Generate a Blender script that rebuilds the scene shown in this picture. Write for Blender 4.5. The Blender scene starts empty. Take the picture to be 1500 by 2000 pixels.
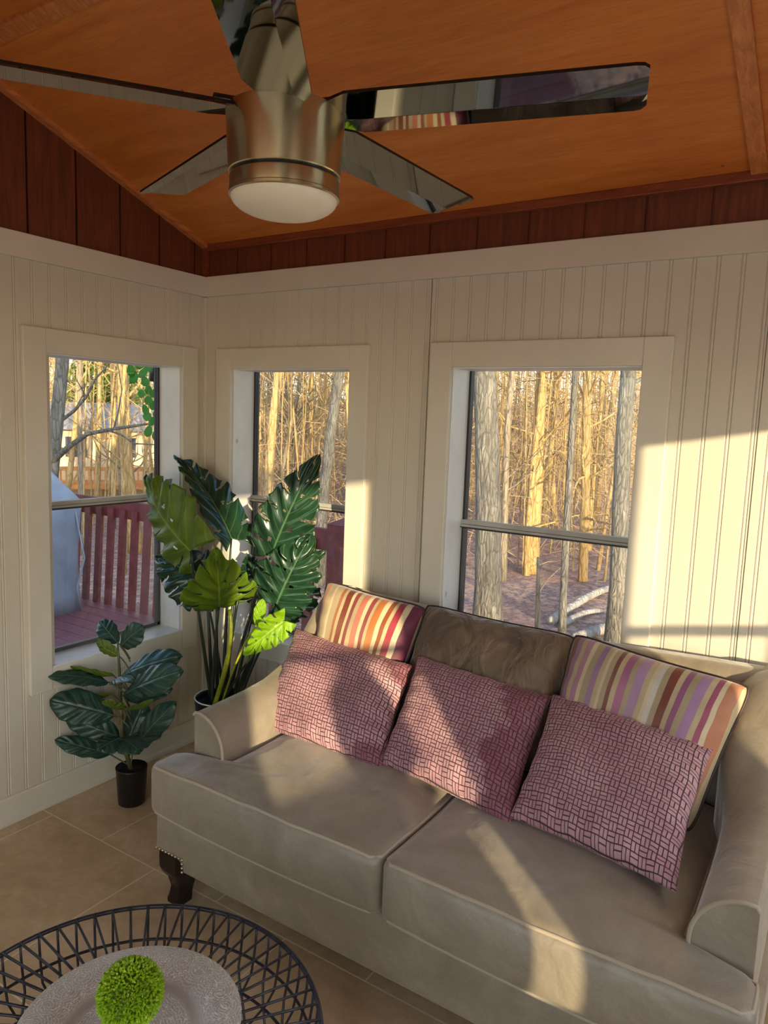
import bpy, bmesh, math, random
from mathutils import Vector, Matrix, noise
PI = math.pi
C = bpy.context.scene.collection
sc = bpy.context.scene
rnd = random.Random(7)

# ---------------------------------------------------------------- camera, sky, sun, added fill lights, exposure
cam = bpy.data.cameras.new('camera')
cam.sensor_fit = 'HORIZONTAL'; cam.sensor_width = 36.0; cam.lens = 36.0 * 1437.27 / 1500.0
cam.clip_start = 0.05; cam.clip_end = 400
camo = bpy.data.objects.new('camera', cam); C.objects.link(camo); sc.camera = camo
R = Matrix(((0.83913125, -0.09827746, 0.5349769), (0.54268718, 0.08484608, -0.83563854), (0.03673375, 0.99153552, 0.12453091)))
camo.matrix_world = Matrix.Translation((2.54642, -2.42012, 1.55)) @ R.to_4x4()

SUN_DIR = Vector((-1.0, 0.8, -0.183)).normalized()
w = bpy.data.worlds.new('sky'); sc.world = w; w.use_nodes = True
nt = w.node_tree; bgn = nt.nodes['Background']
sky = nt.nodes.new('ShaderNodeTexSky'); sky.sky_type = 'NISHITA'; sky.sun_disc = False
sky.sun_elevation = math.radians(28); sky.sun_rotation = math.atan2(1.0, -0.8)
sky.dust_density = 0.6
nt.links.new(sky.outputs[0], bgn.inputs[0]); bgn.inputs[1].default_value = 0.42
sl = bpy.data.lights.new('sun', 'SUN'); sl.energy = 9.5; sl.angle = math.radians(0.7); sl.color = (1.0, 0.80, 0.50)
so = bpy.data.objects.new('sun', sl); C.objects.link(so); so.location = (12, -8, 6)
so.rotation_euler = SUN_DIR.to_track_quat('-Z', 'Y').to_euler()

def fill_light(name, loc, direction, sx, sy, energy, color):  # area lamps added indoors to brighten the room
    a = bpy.data.lights.new(name, 'AREA'); a.shape = 'RECTANGLE'; a.size = sx; a.size_y = sy
    a.energy = energy; a.color = color
    o = bpy.data.objects.new(name, a); C.objects.link(o); o.location = loc
    o.rotation_euler = Vector(direction).to_track_quat('-Z', 'Y').to_euler()
fill_light('fill_sliding_door', (1.9, -3.70, 1.25), (0, 1, -.35), 2.5, 1.6, 8, (1.0, 0.96, 0.90))  # added fill in front of the unseen rear door
fill_light('fill_side_window', (3.34, -2.38, 1.2), (-1, .1, -.4), 0.62, 1.1, 6, (1.0, 0.97, 0.92))  # added fill, on top of the sky coming through this window
fill_light('fill_near_window', (3.36, -.90, 1.2), (-1, -.1, -.6), 0.7, 1.1, 6, (0.96, 0.98, 1.0))  # added fill to lift the right cushion tops
sc.view_settings.view_transform = 'Standard'; sc.view_settings.look = 'None'
sc.view_settings.gamma = 1; sc.view_settings.exposure = 0.0

# ---------------------------------------------------------------- helpers
def tag(o, label=None, cat=None, group=None, kind=None):
    if label: o['label'] = label
    if cat: o['category'] = cat
    if group: o['group'] = group
    if kind: o['kind'] = kind
    return o
ORG = {}
def thing(name, label, cat, loc, group=None):
    o = bpy.data.objects.new(name, None); C.objects.link(o); o.location = loc; o.empty_display_size = .1
    ORG[o] = Vector(loc); return tag(o, label, cat, group)
def obj(name, bm, mat, parent=None, smooth=True, label=None, origin=None):
    """link a bmesh built in world coordinates as one mesh object"""
    org = Vector((0, 0, 0)); p = parent
    if parent is not None:
        org = ORG[parent]
    elif origin is not None:
        org = Vector(origin)
    if org.length > 0: bmesh.ops.translate(bm, vec=-org, verts=bm.verts)
    me = bpy.data.meshes.new(name); bm.to_mesh(me); bm.free()
    for m in (mat if isinstance(mat, (list, tuple)) else [mat]): me.materials.append(m)
    if smooth:
        for f in me.polygons: f.use_smooth = True
    o = bpy.data.objects.new(name, me); C.objects.link(o)
    if parent is not None: o.parent = parent
    else: o.location = org
    ORG[o] = org
    if label: o['label'] = label
    return o
def struct(name, bm, mat, parent=None, smooth=False):
    o = obj(name, bm, mat, parent, smooth)
    if parent is None: o['kind'] = 'structure'
    return o
def sharp(o, deg=35):
    me = o.data
    import bmesh as _b
    bm = _b.new(); bm.from_mesh(me)
    for e in bm.edges:
        if len(e.link_faces) == 2 and e.calc_face_angle(0) > math.radians(deg): e.smooth = False
    bm.to_mesh(me); bm.free(); return o
def box(bm, a, b, bev=0):
    x0, y0, z0 = [min(a[i], b[i]) for i in range(3)]; x1, y1, z1 = [max(a[i], b[i]) for i in range(3)]
    v = [bm.verts.new(p) for p in ((x0,y0,z0),(x1,y0,z0),(x1,y1,z0),(x0,y1,z0),(x0,y0,z1),(x1,y0,z1),(x1,y1,z1),(x0,y1,z1))]
    fs = [bm.faces.new([v[i] for i in q]) for q in ((3,2,1,0),(4,5,6,7),(0,1,5,4),(1,2,6,5),(2,3,7,6),(3,0,4,7))]
    if bev:
        es = list({e for f in fs for e in f.edges})
        bmesh.ops.bevel(bm, geom=es, offset=bev, segments=2, affect='EDGES', profile=.5)
def tube(bm, pts, rad, n=8, caps=True, closed=False):
    pts = [Vector(p) for p in pts]; N = len(pts)
    rads = rad if isinstance(rad, (list, tuple)) else [rad] * N
    up = None; rings = []
    for i, p in enumerate(pts):
        if closed: t = (pts[(i+1) % N] - pts[i-1])
        else: t = pts[min(i+1, N-1)] - pts[max(i-1, 0)]
        if t.length < 1e-9: t = Vector((0,0,1))
        t.normalize()
        if up is None: up = t.orthogonal().normalized()
        u = (up - t * up.dot(t))
        if u.length < 1e-6: u = t.orthogonal()
        u.normalize(); up = u; v = t.cross(u)
        rings.append([bm.verts.new(p + (u * math.cos(2*PI*k/n) + v * math.sin(2*PI*k/n)) * rads[i]) for k in range(n)])
    for i in range(N if closed else N-1):
        a, b = rings[i], rings[(i+1) % N]
        for k in range(n): bm.faces.new((a[k], a[(k+1) % n], b[(k+1) % n], b[k]))
    if caps and not closed:
        bm.faces.new(rings[0][::-1]); bm.faces.new(rings[-1])
def lathe(bm, c, prof, n=48, capa=True, capb=True, axis=None):
    rings = []
    for r, z in prof: rings.append([bm.verts.new((c[0] + r*math.cos(2*PI*k/n), c[1] + r*math.sin(2*PI*k/n), c[2] + z)) for k in range(n)])
    for a, b in zip(rings, rings[1:]):
        for k in range(n): bm.faces.new((a[k], a[(k+1) % n], b[(k+1) % n], b[k]))
    if capa and prof[0][0] > 1e-5: bm.faces.new(rings[0][::-1])
    if capb and prof[-1][0] > 1e-5: bm.faces.new(rings[-1])
    bmesh.ops.remove_doubles(bm, verts=bm.verts, dist=1e-6)
def rbox(bm, a, b, r, seg=10, rs=4, warp=None, nx=None, ny=None, nz=None):
    """rounded box with subdivided faces, warped point by point"""
    a = Vector(a); b = Vector(b); c = (a+b)/2; h = (b-a)/2
    def ticks(hh, n):
        inner = [-hh + r + (2*hh - 2*r) * i / n for i in range(n+1)]
        arc = [-hh + r * (1 - math.sin(PI/2 * (1 - i/rs))) if False else -hh + r * (1 - math.cos(PI/2 * i / rs)) * 0 + r * (i / rs) for i in range(rs)]
        return arc + inner + [-t for t in reversed(arc)]
    T = [ticks(h[i], (nx, ny, nz)[i] or seg) for i in range(3)]
    cache = {}
    def V(p):
        k = (round(p[0], 6), round(p[1], 6), round(p[2], 6))
        if k in cache: return cache[k]
        q = Vector([max(-(h[i]-r), min(h[i]-r, p[i])) for i in range(3)])
        d = Vector(p) - q
        if d.length > 1e-9:
            m = max(abs(d.x), abs(d.y), abs(d.z)); d = d.normalized() * m if True else d
        w_ = c + q + d
        if warp: w_ = Vector(warp(w_))
        cache[k] = bm.verts.new(w_); return cache[k]
    for ax in range(3):
        i, j = [k for k in range(3) if k != ax]
        for s in (-1, 1):
            for u0, u1 in zip(T[i], T[i][1:]):
                for v0, v1 in zip(T[j], T[j][1:]):
                    P = []
                    for u, v in ((u0,v0),(u1,v0),(u1,v1),(u0,v1)):
                        p = [0,0,0]; p[ax] = s*h[ax]; p[i] = u; p[j] = v; P.append(V(p))
                    if len(set(P)) == 4:
                        try: bm.faces.new(P)
                        except ValueError: pass
    bmesh.ops.recalc_face_normals(bm, faces=bm.faces)
def prism(bm, poly, y0, y1, f=lambda p, y: (p[0], y, p[1])):
    a = [bm.verts.new(f(p, y0)) for p in poly]; b = [bm.verts.new(f(p, y1)) for p in poly]
    bm.faces.new(a); bm.faces.new(b[::-1])
    n = len(poly)
    for i in range(n): bm.faces.new((a[i], b[i], b[(i+1) % n], a[(i+1) % n]))
    bmesh.ops.recalc_face_normals(bm, faces=bm.faces)
def BM(): return bmesh.new()
def lerp(a, b, t): return a + (b - a) * t
def sstep(e0, e1, x):
    t = max(0, min(1, (x - e0) / (e1 - e0))); return t*t*(3-2*t)

# ---------------------------------------------------------------- materials
def srgb(r, g, b):
    f = lambda c: (c/255)/12.92 if c <= 10 else ((c/255+.055)/1.055)**2.4
    return (f(r), f(g), f(b), 1)
class Mt:
    def __init__(s, name, col, rough=.6, metal=0, **kw):
        s.m = bpy.data.materials.new(name); s.m.use_nodes = True; s.t = s.m.node_tree
        s.b = s.t.nodes['Principled BSDF']; s.b.inputs['Base Color'].default_value = col if len(col) == 4 else (*col, 1)
        s.b.inputs['Roughness'].default_value = rough; s.b.inputs['Metallic'].default_value = metal
        for k, v in kw.items(): s.b.inputs[k.replace('_', ' ')].default_value = v
        s.out = s.t.nodes['Material Output']
    def n(s, typ, **kw):
        x = s.t.nodes.new('ShaderNode' + typ)
        for k, v in kw.items(): setattr(x, k, v)
        return x
    def l(s, a, b): s.t.links.new(a, b)
    def coord(s, kind='Object', scale=(1,1,1), rot=(0,0,0)):
        tc = s.n('TexCoord'); mp = s.n('Mapping'); s.l(tc.outputs[kind], mp.inputs[0])
        mp.inputs['Scale'].default_value = scale; mp.inputs['Rotation'].default_value = rot; return mp.outputs[0]
    def noise(s, co, scale, detail=4, rough=.6, dist=0):
        x = s.n('TexNoise'); s.l(co, x.inputs['Vector']); x.inputs['Scale'].default_value = scale
        x.inputs['Detail'].default_value = detail; x.inputs['Roughness'].default_value = rough; x.inputs['Distortion'].default_value = dist
        return x.outputs['Fac']
    def ramp(s, fac, stops, interp='LINEAR'):
        r = s.n('ValToRGB'); s.l(fac, r.inputs[0]); r.color_ramp.interpolation = interp
        e = r.color_ramp.elements
        while len(e) < len(stops): e.new(0.5)
        for i, (p, c) in enumerate(stops):
            e[i].position = p; e[i].color = c if len(c) == 4 else (*c, 1)
        return r.outputs[0]
    def math(s, op, a, b=None, c=None):
        x = s.n('Math', operation=op)
        for i, v in enumerate((a, b, c)):
            if v is None: continue
            if isinstance(v, (int, float)): x.inputs[i].default_value = v
            else: s.l(v, x.inputs[i])
        return x.outputs[0]
    def mix(s, fac, a, b, mode='MIX'):
        x = s.n('Mix', data_type='RGBA', blend_type=mode)
        if isinstance(fac, (int, float)): x.inputs[0].default_value = fac
        else: s.l(fac, x.inputs[0])
        for i, v in ((6, a), (7, b)):
            if isinstance(v, (tuple, list)): x.inputs[i].default_value = v if len(v) == 4 else (*v, 1)
            else: s.l(v, x.inputs[i])
        return x.outputs[2]
    def color(s, sock): s.l(sock, s.b.inputs['Base Color'])
    def bump(s, h, strength=.3, dist=.01):
        x = s.n('Bump'); x.inputs['Strength'].default_value = strength; x.inputs['Distance'].default_value = dist
        s.l(h, x.inputs['Height']); s.l(x.outputs[0], s.b.inputs['Normal'])
def vary(m, c1, c2, scale, detail=5, co='Object', lo=.35, hi=.65, stretch=(1,1,1), bump=0, bscale=None, bdist=.005):
    v = m.coord(co, stretch); f = m.noise(v, scale, detail)
    m.color(m.ramp(f, ((lo, c1), (hi, c2))))
    if bump: m.bump(m.noise(v, bscale or scale*6, 4), bump, bdist)
    return m.m
M = {}
M['wall'] = vary(Mt('cream_wall_paint', (0,0,0), .55), srgb(206,198,179), srgb(216,208,190), 1.2)
M['trim'] = vary(Mt('cream_trim_paint', (0,0,0), .45), srgb(212,205,187), srgb(222,215,198), 2.0)
mm = Mt('white_sill_paint', (0,0,0), .4); co = mm.coord('Object', (1,1,.6)); vo = mm.n('TexVoronoi'); mm.l(co, vo.inputs['Vector']); vo.inputs['Scale'].default_value = 7
mm.color(mm.mix(mm.ramp(vo.outputs['Distance'], ((.035,(.6,.6,.6)),(.07,(0,0,0)))), mm.ramp(mm.noise(co, 6, 4), ((.35, srgb(226,226,224)), (.65, srgb(240,240,238)))), srgb(176,130,88))); M['jamb'] = mm.m
# plywood ceiling
mm = Mt('varnished_plywood', (0,0,0), .38); co = mm.coord('Object', (1.2, 9, 9)); f1 = mm.noise(co, 1.6, 6, .6, .6)
co2 = mm.coord('Object', (.8, 1.2, 1)); f2 = mm.noise(co2, 1.3, 3); co3 = mm.coord('Object', (6, 90, 90)); f3 = mm.noise(co3, 2.5, 3)
base = mm.ramp(f1, ((.3, srgb(198,112,46)), (.5, srgb(220,132,58)), (.72, srgb(232,150,74))))
base = mm.mix(mm.ramp(f2, ((.35, (0,0,0)), (.7, (.55,.55,.55)))), base, srgb(190,104,46))
base = mm.mix(mm.ramp(f3, ((.45, (0,0,0)), (.75, (.3,.3,.3)))), base, srgb(128,62,26))
sp = mm.n('TexVoronoi'); mm.l(mm.coord('Object'), sp.inputs['Vector']); sp.inputs['Scale'].default_value = 9
spm = mm.ramp(sp.outputs['Distance'], ((.03, (.8,.8,.8)), (.055, (0,0,0))))
base = mm.mix(mm.math('MULTIPLY', spm, mm.ramp(f2, ((.5,(0,0,0)),(.6,(1,1,1))))), base, srgb(70,32,14)); mm.color(base); mm.bump(f3, .1, .002); M['ply'] = mm.m
mm = Mt('stained_batten', (0,0,0), .4); co = mm.coord('Object', (30, 3, 30)); f = mm.noise(co, 2.2, 5, .6, .8)
mm.color(mm.ramp(f, ((.3, srgb(176,100,52)), (.7, srgb(222,142,82))))); M['batten'] = mm.m
mm = Mt('stained_trim_strip', (0,0,0), .4); co = mm.coord('Object', (3, 30, 30)); f = mm.noise(co, 2.2, 5, .6, .8)
mm.color(mm.ramp(f, ((.3, srgb(112,50,28)), (.7, srgb(150,76,42))))); M['strip'] = mm.m
mm = Mt('dark_wood_siding', (0,0,0), .5); co = mm.coord('Object', (40, 40, 3)); f = mm.noise(co, 1.6, 6, .65, .5)
mm.color(mm.ramp(f, ((.3, srgb(84,40,20)), (.55, srgb(112,54,26)), (.8, srgb(138,70,34))))); mm.bump(f, .25, .003); M['siding'] = mm.m
mm = Mt('siding_groove', srgb(30,15,9), .8); M['groove'] = mm.m
# tile floor
mm = Mt('stone_tile', (0,0,0), .35); co = mm.coord('Object'); br = mm.n('TexBrick', offset=.5, squash=1)
mp = mm.n('Mapping'); tc = mm.n('TexCoord'); mm.l(tc.outputs['Object'], mp.inputs[0]); mp.inputs['Location'].default_value = (-.376-.29, .85+.58*6, 0)
mm.l(mp.outputs[0], br.inputs['Vector']); br.inputs['Scale'].default_value = 1; br.inputs['Brick Width'].default_value = .58; br.inputs['Row Height'].default_value = .58
br.inputs['Mortar Size'].default_value = .0028; br.inputs['Mortar Smooth'].default_value = .2
br.inputs['Color1'].default_value = (0,0,0,1); br.inputs['Color2'].default_value = (0,0,0,1); br.inputs['Mortar'].default_value = (1,1,1,1)
f = mm.noise(co, 3.2, 8, .68, .6); f2 = mm.noise(co, 24, 6, .7)
b1 = mm.ramp(f, ((.3, srgb(176,150,114)), (.5, srgb(206,180,142)), (.70, srgb(226,204,170))))
b1 = mm.mix(mm.ramp(f2, ((.35, (.0,.0,.0)), (.65, (.45,.45,.45)))), b1, srgb(170,142,106))
mm.color(mm.mix(br.outputs['Color'], b1, srgb(232,214,184)))
mm.bump(mm.math('SUBTRACT', f2, br.outputs['Color']), .15, .003); M['tile'] = mm.m
# sofa velvet
mm = Mt('taupe_velvet', (0,0,0), .45, Specular_IOR_Level=.9, Sheen_Weight=.8, Sheen_Roughness=.35); co = mm.coord('Object'); mm.l(mm.ramp(mm.noise(co, 7, 6, .7), ((.35, (.40,.40,.40)), (.65, (.62,.62,.62)))), mm.b.inputs['Roughness']); f = mm.noise(co, 5, 6, .65, .8); f2 = mm.noise(co, 160, 3)
c1 = mm.ramp(f, ((.3, srgb(124,113,97)), (.55, srgb(144,133,115)), (.75, srgb(160,149,132))))
mm.color(mm.mix(mm.ramp(f2, ((.4,(0,0,0)),(.7,(.3,.3,.3)))), c1, srgb(122,110,93))); mm.b.inputs['Sheen Tint'].default_value = srgb(238,238,236)
mm.bump(mm.noise(co, 9, 4, .5, .6), .35, .02); M['velvet'] = mm.m
mm = Mt('velvet_piping', srgb(168,154,133), .7, Sheen_Weight=.3); M['pipe'] = mm.m
mm = Mt('brown_velvet', (0,0,0), .7, Sheen_Weight=.4, Sheen_Roughness=.35); co = mm.coord('Object', (1,1,.35)); f = mm.noise(co, 14, 4, .55, .5)
mm.color(mm.ramp(f, ((.35, srgb(92,76,60)), (.68, srgb(130,110,88))))); mm.bump(mm.noise(co, 12, 3, .5, 1), .8, .04); M['brown'] = mm.m
M['darkpipe'] = Mt('dark_piping', srgb(52,36,30), .6).m
M['black'] = vary(Mt('black_plastic', (0,0,0), .35), srgb(12,12,13), srgb(20,20,21), 12)
M['blackwood'] = vary(Mt('ebony_leg_lacquer', (0,0,0), .22), srgb(16,12,11), srgb(28,20,17), 14)
M['nail'] = Mt('nailhead_brass', srgb(190,175,150), .3, 1).m
# basket weave chenille
def weave():
    mm = Mt('mauve_basketweave_chenille', (0,0,0), .7, Sheen_Weight=.45, Sheen_Roughness=.35); mm.b.inputs['Sheen Tint'].default_value = srgb(240,190,190)
    uv = mm.n('TexCoord').outputs['UV']; sx = mm.n('SeparateXYZ')
    dn = mm.n('TexNoise'); mm.l(uv, dn.inputs['Vector']); dn.inputs['Scale'].default_value = 9
    va = mm.n('VectorMath', operation='MULTIPLY_ADD'); mm.l(dn.outputs['Color'], va.inputs[0]); va.inputs[1].default_value = (.012,.012,0); mm.l(uv, va.inputs[2])
    mm.l(va.outputs[0], sx.inputs[0]); s = .0205
    u = mm.math('DIVIDE', sx.outputs[0], s); v = mm.math('DIVIDE', sx.outputs[1], s)
    iu = mm.math('FLOOR', u); iv = mm.math('FLOOR', v); fu = mm.math('FRACT', u); fv = mm.math('FRACT', v)
    par = mm.math('MODULO', mm.math('ADD', mm.math('ADD', iu, iv), 2000.0), 2.0)
    pick = mm.math('ADD', mm.math('MULTIPLY', par, fu), mm.math('MULTIPLY', mm.math('SUBTRACT', 1.0, par), fv))
    oth = mm.math('ADD', mm.math('MULTIPLY', par, fv), mm.math('MULTIPLY', mm.math('SUBTRACT', 1.0, par), fu))
    ha = mm.math('ABSOLUTE', mm.math('SUBTRACT', mm.math('FRACT', mm.math('MULTIPLY', pick, 2.0)), .5))
    hb = mm.math('ABSOLUTE', mm.math('SUBTRACT', oth, .5))
    la = mm.ramp(ha, ((.36, (1,1,1)), (.44, (0,0,0)))); lb = mm.ramp(hb, ((.43, (1,1,1)), (.47, (0,0,0))))
    raised = mm.math('MULTIPLY', la, lb)
    n1 = mm.noise(uv, 5, 4, .6); n2 = mm.noise(uv, 60, 3)
    c = mm.ramp(n1, ((.3, srgb(160,112,122)), (.5, srgb(186,142,148)), (.75, srgb(204,166,166))))
    c = mm.mix(mm.ramp(n2, ((.4,(0,0,0)),(.7,(.35,.35,.35)))), c, srgb(148,98,112))
    att = mm.n('Attribute', attribute_name='nap'); c = mm.mix(mm.ramp(att.outputs['Fac'], ((.4,(0,0,0)),(.6,(.75,.75,.75)))), c, srgb(118,50,68))  # velvet sheen painted in as a darker wine tone
    mm.color(mm.mix(raised, srgb(52,30,44), c)); mm.bump(raised, .9, .004); return mm.m
M['weave'] = weave()
BEI = (176,158,122); 
def stripes(name, seq):
    mm = Mt(name, (0,0,0), .65, Sheen_Weight=.35, Sheen_Roughness=.35); uv = mm.n('TexCoord').outputs['UV']; sx = mm.n('SeparateXYZ'); mm.l(uv, sx.inputs[0])
    u = mm.math('ADD', sx.outputs[0], mm.math('MULTIPLY', mm.noise(uv, 3, 2), .012))
    tot = sum(x[0] for x in seq); pos = 0; halves = [[], []]
    half = tot/2
    for wd, cc in seq:
        k = 0 if pos < half - 1e-6 else 1
        halves[k].append((pos, cc)); pos += wd
    sp = halves[1][0][0]
    def rp(lst, a, b):
        t = mm.n('MapRange'); mm.l(u, t.inputs[0]); t.inputs[1].default_value = a; t.inputs[2].default_value = b
        return mm.ramp(t.outputs[0], [((p-a)/(b-a), srgb(*cc)) for p, cc in lst], 'CONSTANT')
    c = mm.mix(mm.math('GREATER_THAN', u, sp), rp(halves[0], 0, sp), rp(halves[1], sp, tot))
    n1 = mm.noise(mm.coord('UV', (1,1,1)), 22, 4); n2 = mm.noise(uv, 3.5, 2)
    c = mm.mix(mm.ramp(n1, ((.4,(0,0,0)),(.75,(.35,.35,.35)))), c, mm.mix(.5, c, srgb(120,92,88)))
    c = mm.mix(mm.ramp(n2, ((.45,(0,0,0)),(.7,(.3,.3,.3)))), c, srgb(176,150,126))
    mm.color(c); mm.bump(n1, .2, .004); return mm.m
B_ = (182,164,128); B2 = (164,148,116); LT = (200,184,150)
M['stripeL'] = stripes('warm_velvet_stripe', [(.03,B_),(.014,(190,120,100)),(.026,B_),(.008,LT),(.022,B2),(.010,(150,92,60)),(.012,B_),(.022,(112,46,20)),(.010,LT),(.014,(128,52,56)),(.016,B_),(.022,(190,112,96)),(.012,LT),(.014,(136,62,62)),(.010,B_),(.026,(186,112,58)),(.014,LT),(.014,(132,66,30)),(.012,B_),(.022,(150,44,62)),(.018,LT),(.032,(96,28,56)),(.026,B_),(.016,(140,78,40)),(.02,B2),(.01,LT),(.05,B_)])
M['stripeR'] = stripes('cool_velvet_stripe', [(.02,B2),(.02,(120,62,44)),(.016,(150,110,140)),(.014,B_),(.018,(170,120,140)),(.012,LT),(.02,B2),(.018,(150,116,150)),(.014,B_),(.008,LT),(.014,B2),(.012,(112,62,56)),(.014,B_),(.022,(158,98,130)),(.014,B2),(.026,(164,130,160)),(.016,B_),(.010,LT),(.014,(196,190,176)),(.016,B2),(.022,(116,58,44)),(.014,B_),(.016,(140,84,120)),(.018,B2),(.024,(160,124,158)),(.014,B_),(.014,(150,72,98)),(.012,LT),(.03,(176,116,84)),(.05,B_)])
# metals
mm = Mt('brushed_nickel', srgb(200,188,152), .3, 1, Anisotropic=.8, Anisotropic_Rotation=.25); tg = mm.n('Tangent', direction_type='RADIAL', axis='Z'); mm.l(tg.outputs[0], mm.b.inputs['Tangent'])
M['nickel'] = mm.m
M['blade'] = Mt('smoked_mirror_blade', (.22,.22,.205), .03, 1).m
M['bladetop'] = Mt('black_blade_lacquer', (.008,.008,.008), .2).m
M['opal'] = Mt('opal_glass_shade', srgb(238,228,205), .3, Subsurface_Weight=.2).m
M['iron'] = vary(Mt('gunmetal_wire', (0,0,0), .38, .6), srgb(48,48,54), srgb(70,70,78), 30)
def engraved():
    mm = Mt('engraved_silver', (0,0,0), .4, .45); co = mm.coord('Object'); sx = mm.n('SeparateXYZ'); mm.l(co, sx.inputs[0])
    rr = mm.math('SQRT', mm.math('ADD', mm.math('POWER', sx.outputs[0], 2), mm.math('POWER', sx.outputs[1], 2)))
    an = mm.math('ARCTAN2', sx.outputs[1], sx.outputs[0])
    # scrolls: rings of spirals repeated around the rim
    cell = mm.math('FRACT', mm.math('MULTIPLY', an, 26/(2*PI)))
    dx = mm.math('MULTIPLY', mm.math('SUBTRACT', cell, .5), .040); dy = mm.math('SUBTRACT', rr, .168)
    d = mm.math('SQRT', mm.math('ADD', mm.math('POWER', dx, 2), mm.math('POWER', dy, 2))); a2 = mm.math('ARCTAN2', dy, dx)
    sp = mm.math('SINE', mm.math('ADD', mm.math('MULTIPLY', d, 1100), mm.math('MULTIPLY', a2, 2)))
    vz = mm.n('TexVoronoi', feature='DISTANCE_TO_EDGE'); mm.l(co, vz.inputs['Vector']); vz.inputs['Scale'].default_value = 75
    wl = mm.math('SINE', mm.math('ADD', mm.math('MULTIPLY', mm.noise(co, 26, 3, .5, 2.5), 60), 0))
    pat = mm.math('MAXIMUM', mm.ramp(sp, ((.55,(0,0,0)),(.8,(.45,.45,.45)))), mm.ramp(wl, ((.7,(0,0,0)),(.9,(1,1,1)))))
    pat = mm.math('MULTIPLY', pat, mm.ramp(mm.math('MULTIPLY', rr, 4), ((.0,(1,1,1)),(.40,(1,1,1)),(.44,(0,0,0)),(.49,(0,0,0)),(.53,(1,1,1)))))
    mm.color(mm.mix(pat, srgb(188,184,174), srgb(242,239,231))); mm.l(mm.ramp(pat, ((0,(.38,.38,.38)),(1,(.6,.6,.6)))), mm.b.inputs['Roughness'])
    mm.bump(pat, .7, .0012); return mm.m
M['silver'] = engraved()
M['whiteceramic'] = Mt('white_ceramic', srgb(232,230,222), .25).m
def leafmat(name, c1, c2, vein, rough=.35, trans=.25, vn=9):
    mm = Mt(name, (0,0,0), rough); uvs = mm.n('TexCoord').outputs['UV']; sx = mm.n('SeparateXYZ'); mm.l(uvs, sx.inputs[0])
    au = mm.math('ABSOLUTE', mm.math('SUBTRACT', sx.outputs[0], .5))
    n1 = mm.noise(mm.coord('UV', (2,3,1)), 2.2, 4)
    c = mm.ramp(n1, ((.3, c1), (.7, c2)))
    vv = mm.math('FRACT', mm.math('MULTIPLY', mm.math('SUBTRACT', sx.outputs[1], mm.math('MULTIPLY', au, .45)), vn))
    side = mm.ramp(mm.math('ABSOLUTE', mm.math('SUBTRACT', vv, .5)), ((.02,(1,1,1)),(.07,(0,0,0))))
    mid = mm.ramp(au, ((.008,(1,1,1)),(.02,(0,0,0))))
    c = mm.mix(mm.math('MULTIPLY', side, .45), c, vein); c = mm.mix(mid, c, vein); mm.color(c)
    mm.bump(mm.math('ADD', mm.math('MULTIPLY', mm.math('ABSOLUTE', mm.math('SUBTRACT', vv, .5)), 1.0), mm.ramp(au, ((0,(0,0,0)),(.06,(1,1,1))))), .35, .008)
    tr = mm.n('BsdfTranslucent'); mm.l(mm.mix(.6, c, vein), tr.inputs[0]); mx = mm.n('MixShader'); mx.inputs[0].default_value = trans
    mm.l(mm.b.outputs[0], mx.inputs[1]); mm.l(tr.outputs[0], mx.inputs[2]); mm.l(mx.outputs[0], mm.out.inputs[0]); return mm.m
M['leafdark'] = leafmat('dark_green_leaf', srgb(22,50,36), srgb(38,72,48), srgb(84,116,80), .24, .12)
M['leafolive'] = leafmat('olive_leaf_underside', srgb(92,122,22), srgb(122,148,36), srgb(156,178,74), .45, .4)
M['leaflime'] = leafmat('lime_leaf', srgb(130,180,20), srgb(168,210,40), srgb(196,226,90), .4, .5)
M['figdark'] = leafmat('fig_leaf_top', srgb(26,54,46), srgb(46,80,66), srgb(96,124,104), .32, .1, 6)
M['figback'] = leafmat('fig_leaf_underside', srgb(84,110,28), srgb(108,130,40), srgb(140,155,80), .5, .3, 6)
M['stemdark'] = vary(Mt('dark_stem', (0,0,0), .35), srgb(20,28,20), srgb(40,48,28), 9)
M['stemlime'] = vary(Mt('yellow_green_stem', (0,0,0), .4), srgb(104,116,20), srgb(160,166,40), 9)
M['stembrown'] = vary(Mt('olive_brown_stem', (0,0,0), .5), srgb(66,66,40), srgb(92,92,56), 20)
M['soil'] = vary(Mt('potting_soil', (0,0,0), .9), srgb(20,18,16), srgb(38,34,28), 60, bump=.6)
M['box1'] = leafmat('boxwood_sprig', srgb(116,168,14), srgb(186,218,40), srgb(214,232,90), .5, .3)
# glass
mm = Mt('window_glass', (1,1,1,1), 0); tr = mm.n('BsdfTransparent'); gl = mm.n('BsdfGlossy'); gl.inputs['Roughness'].default_value = .01
fr = mm.n('Fresnel'); fr.inputs[0].default_value = 1.35; mx = mm.n('MixShader'); mm.l(fr.outputs[0], mx.inputs[0]); mm.l(tr.outputs[0], mx.inputs[1]); mm.l(gl.outputs[0], mx.inputs[2]); mm.l(mx.outputs[0], mm.out.inputs[0]); tr.inputs[0].default_value = (.97,.98,.97,1); M['glass'] = mm.m
M['alu'] = vary(Mt('window_aluminium', (0,0,0), .4), srgb(168,166,158), srgb(188,186,178), 10)
M['aludark'] = Mt('dark_window_channel', srgb(48,42,38), .5).m
M['screen'] = Mt('anodised_sash', srgb(90,88,84), .4).m
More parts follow.
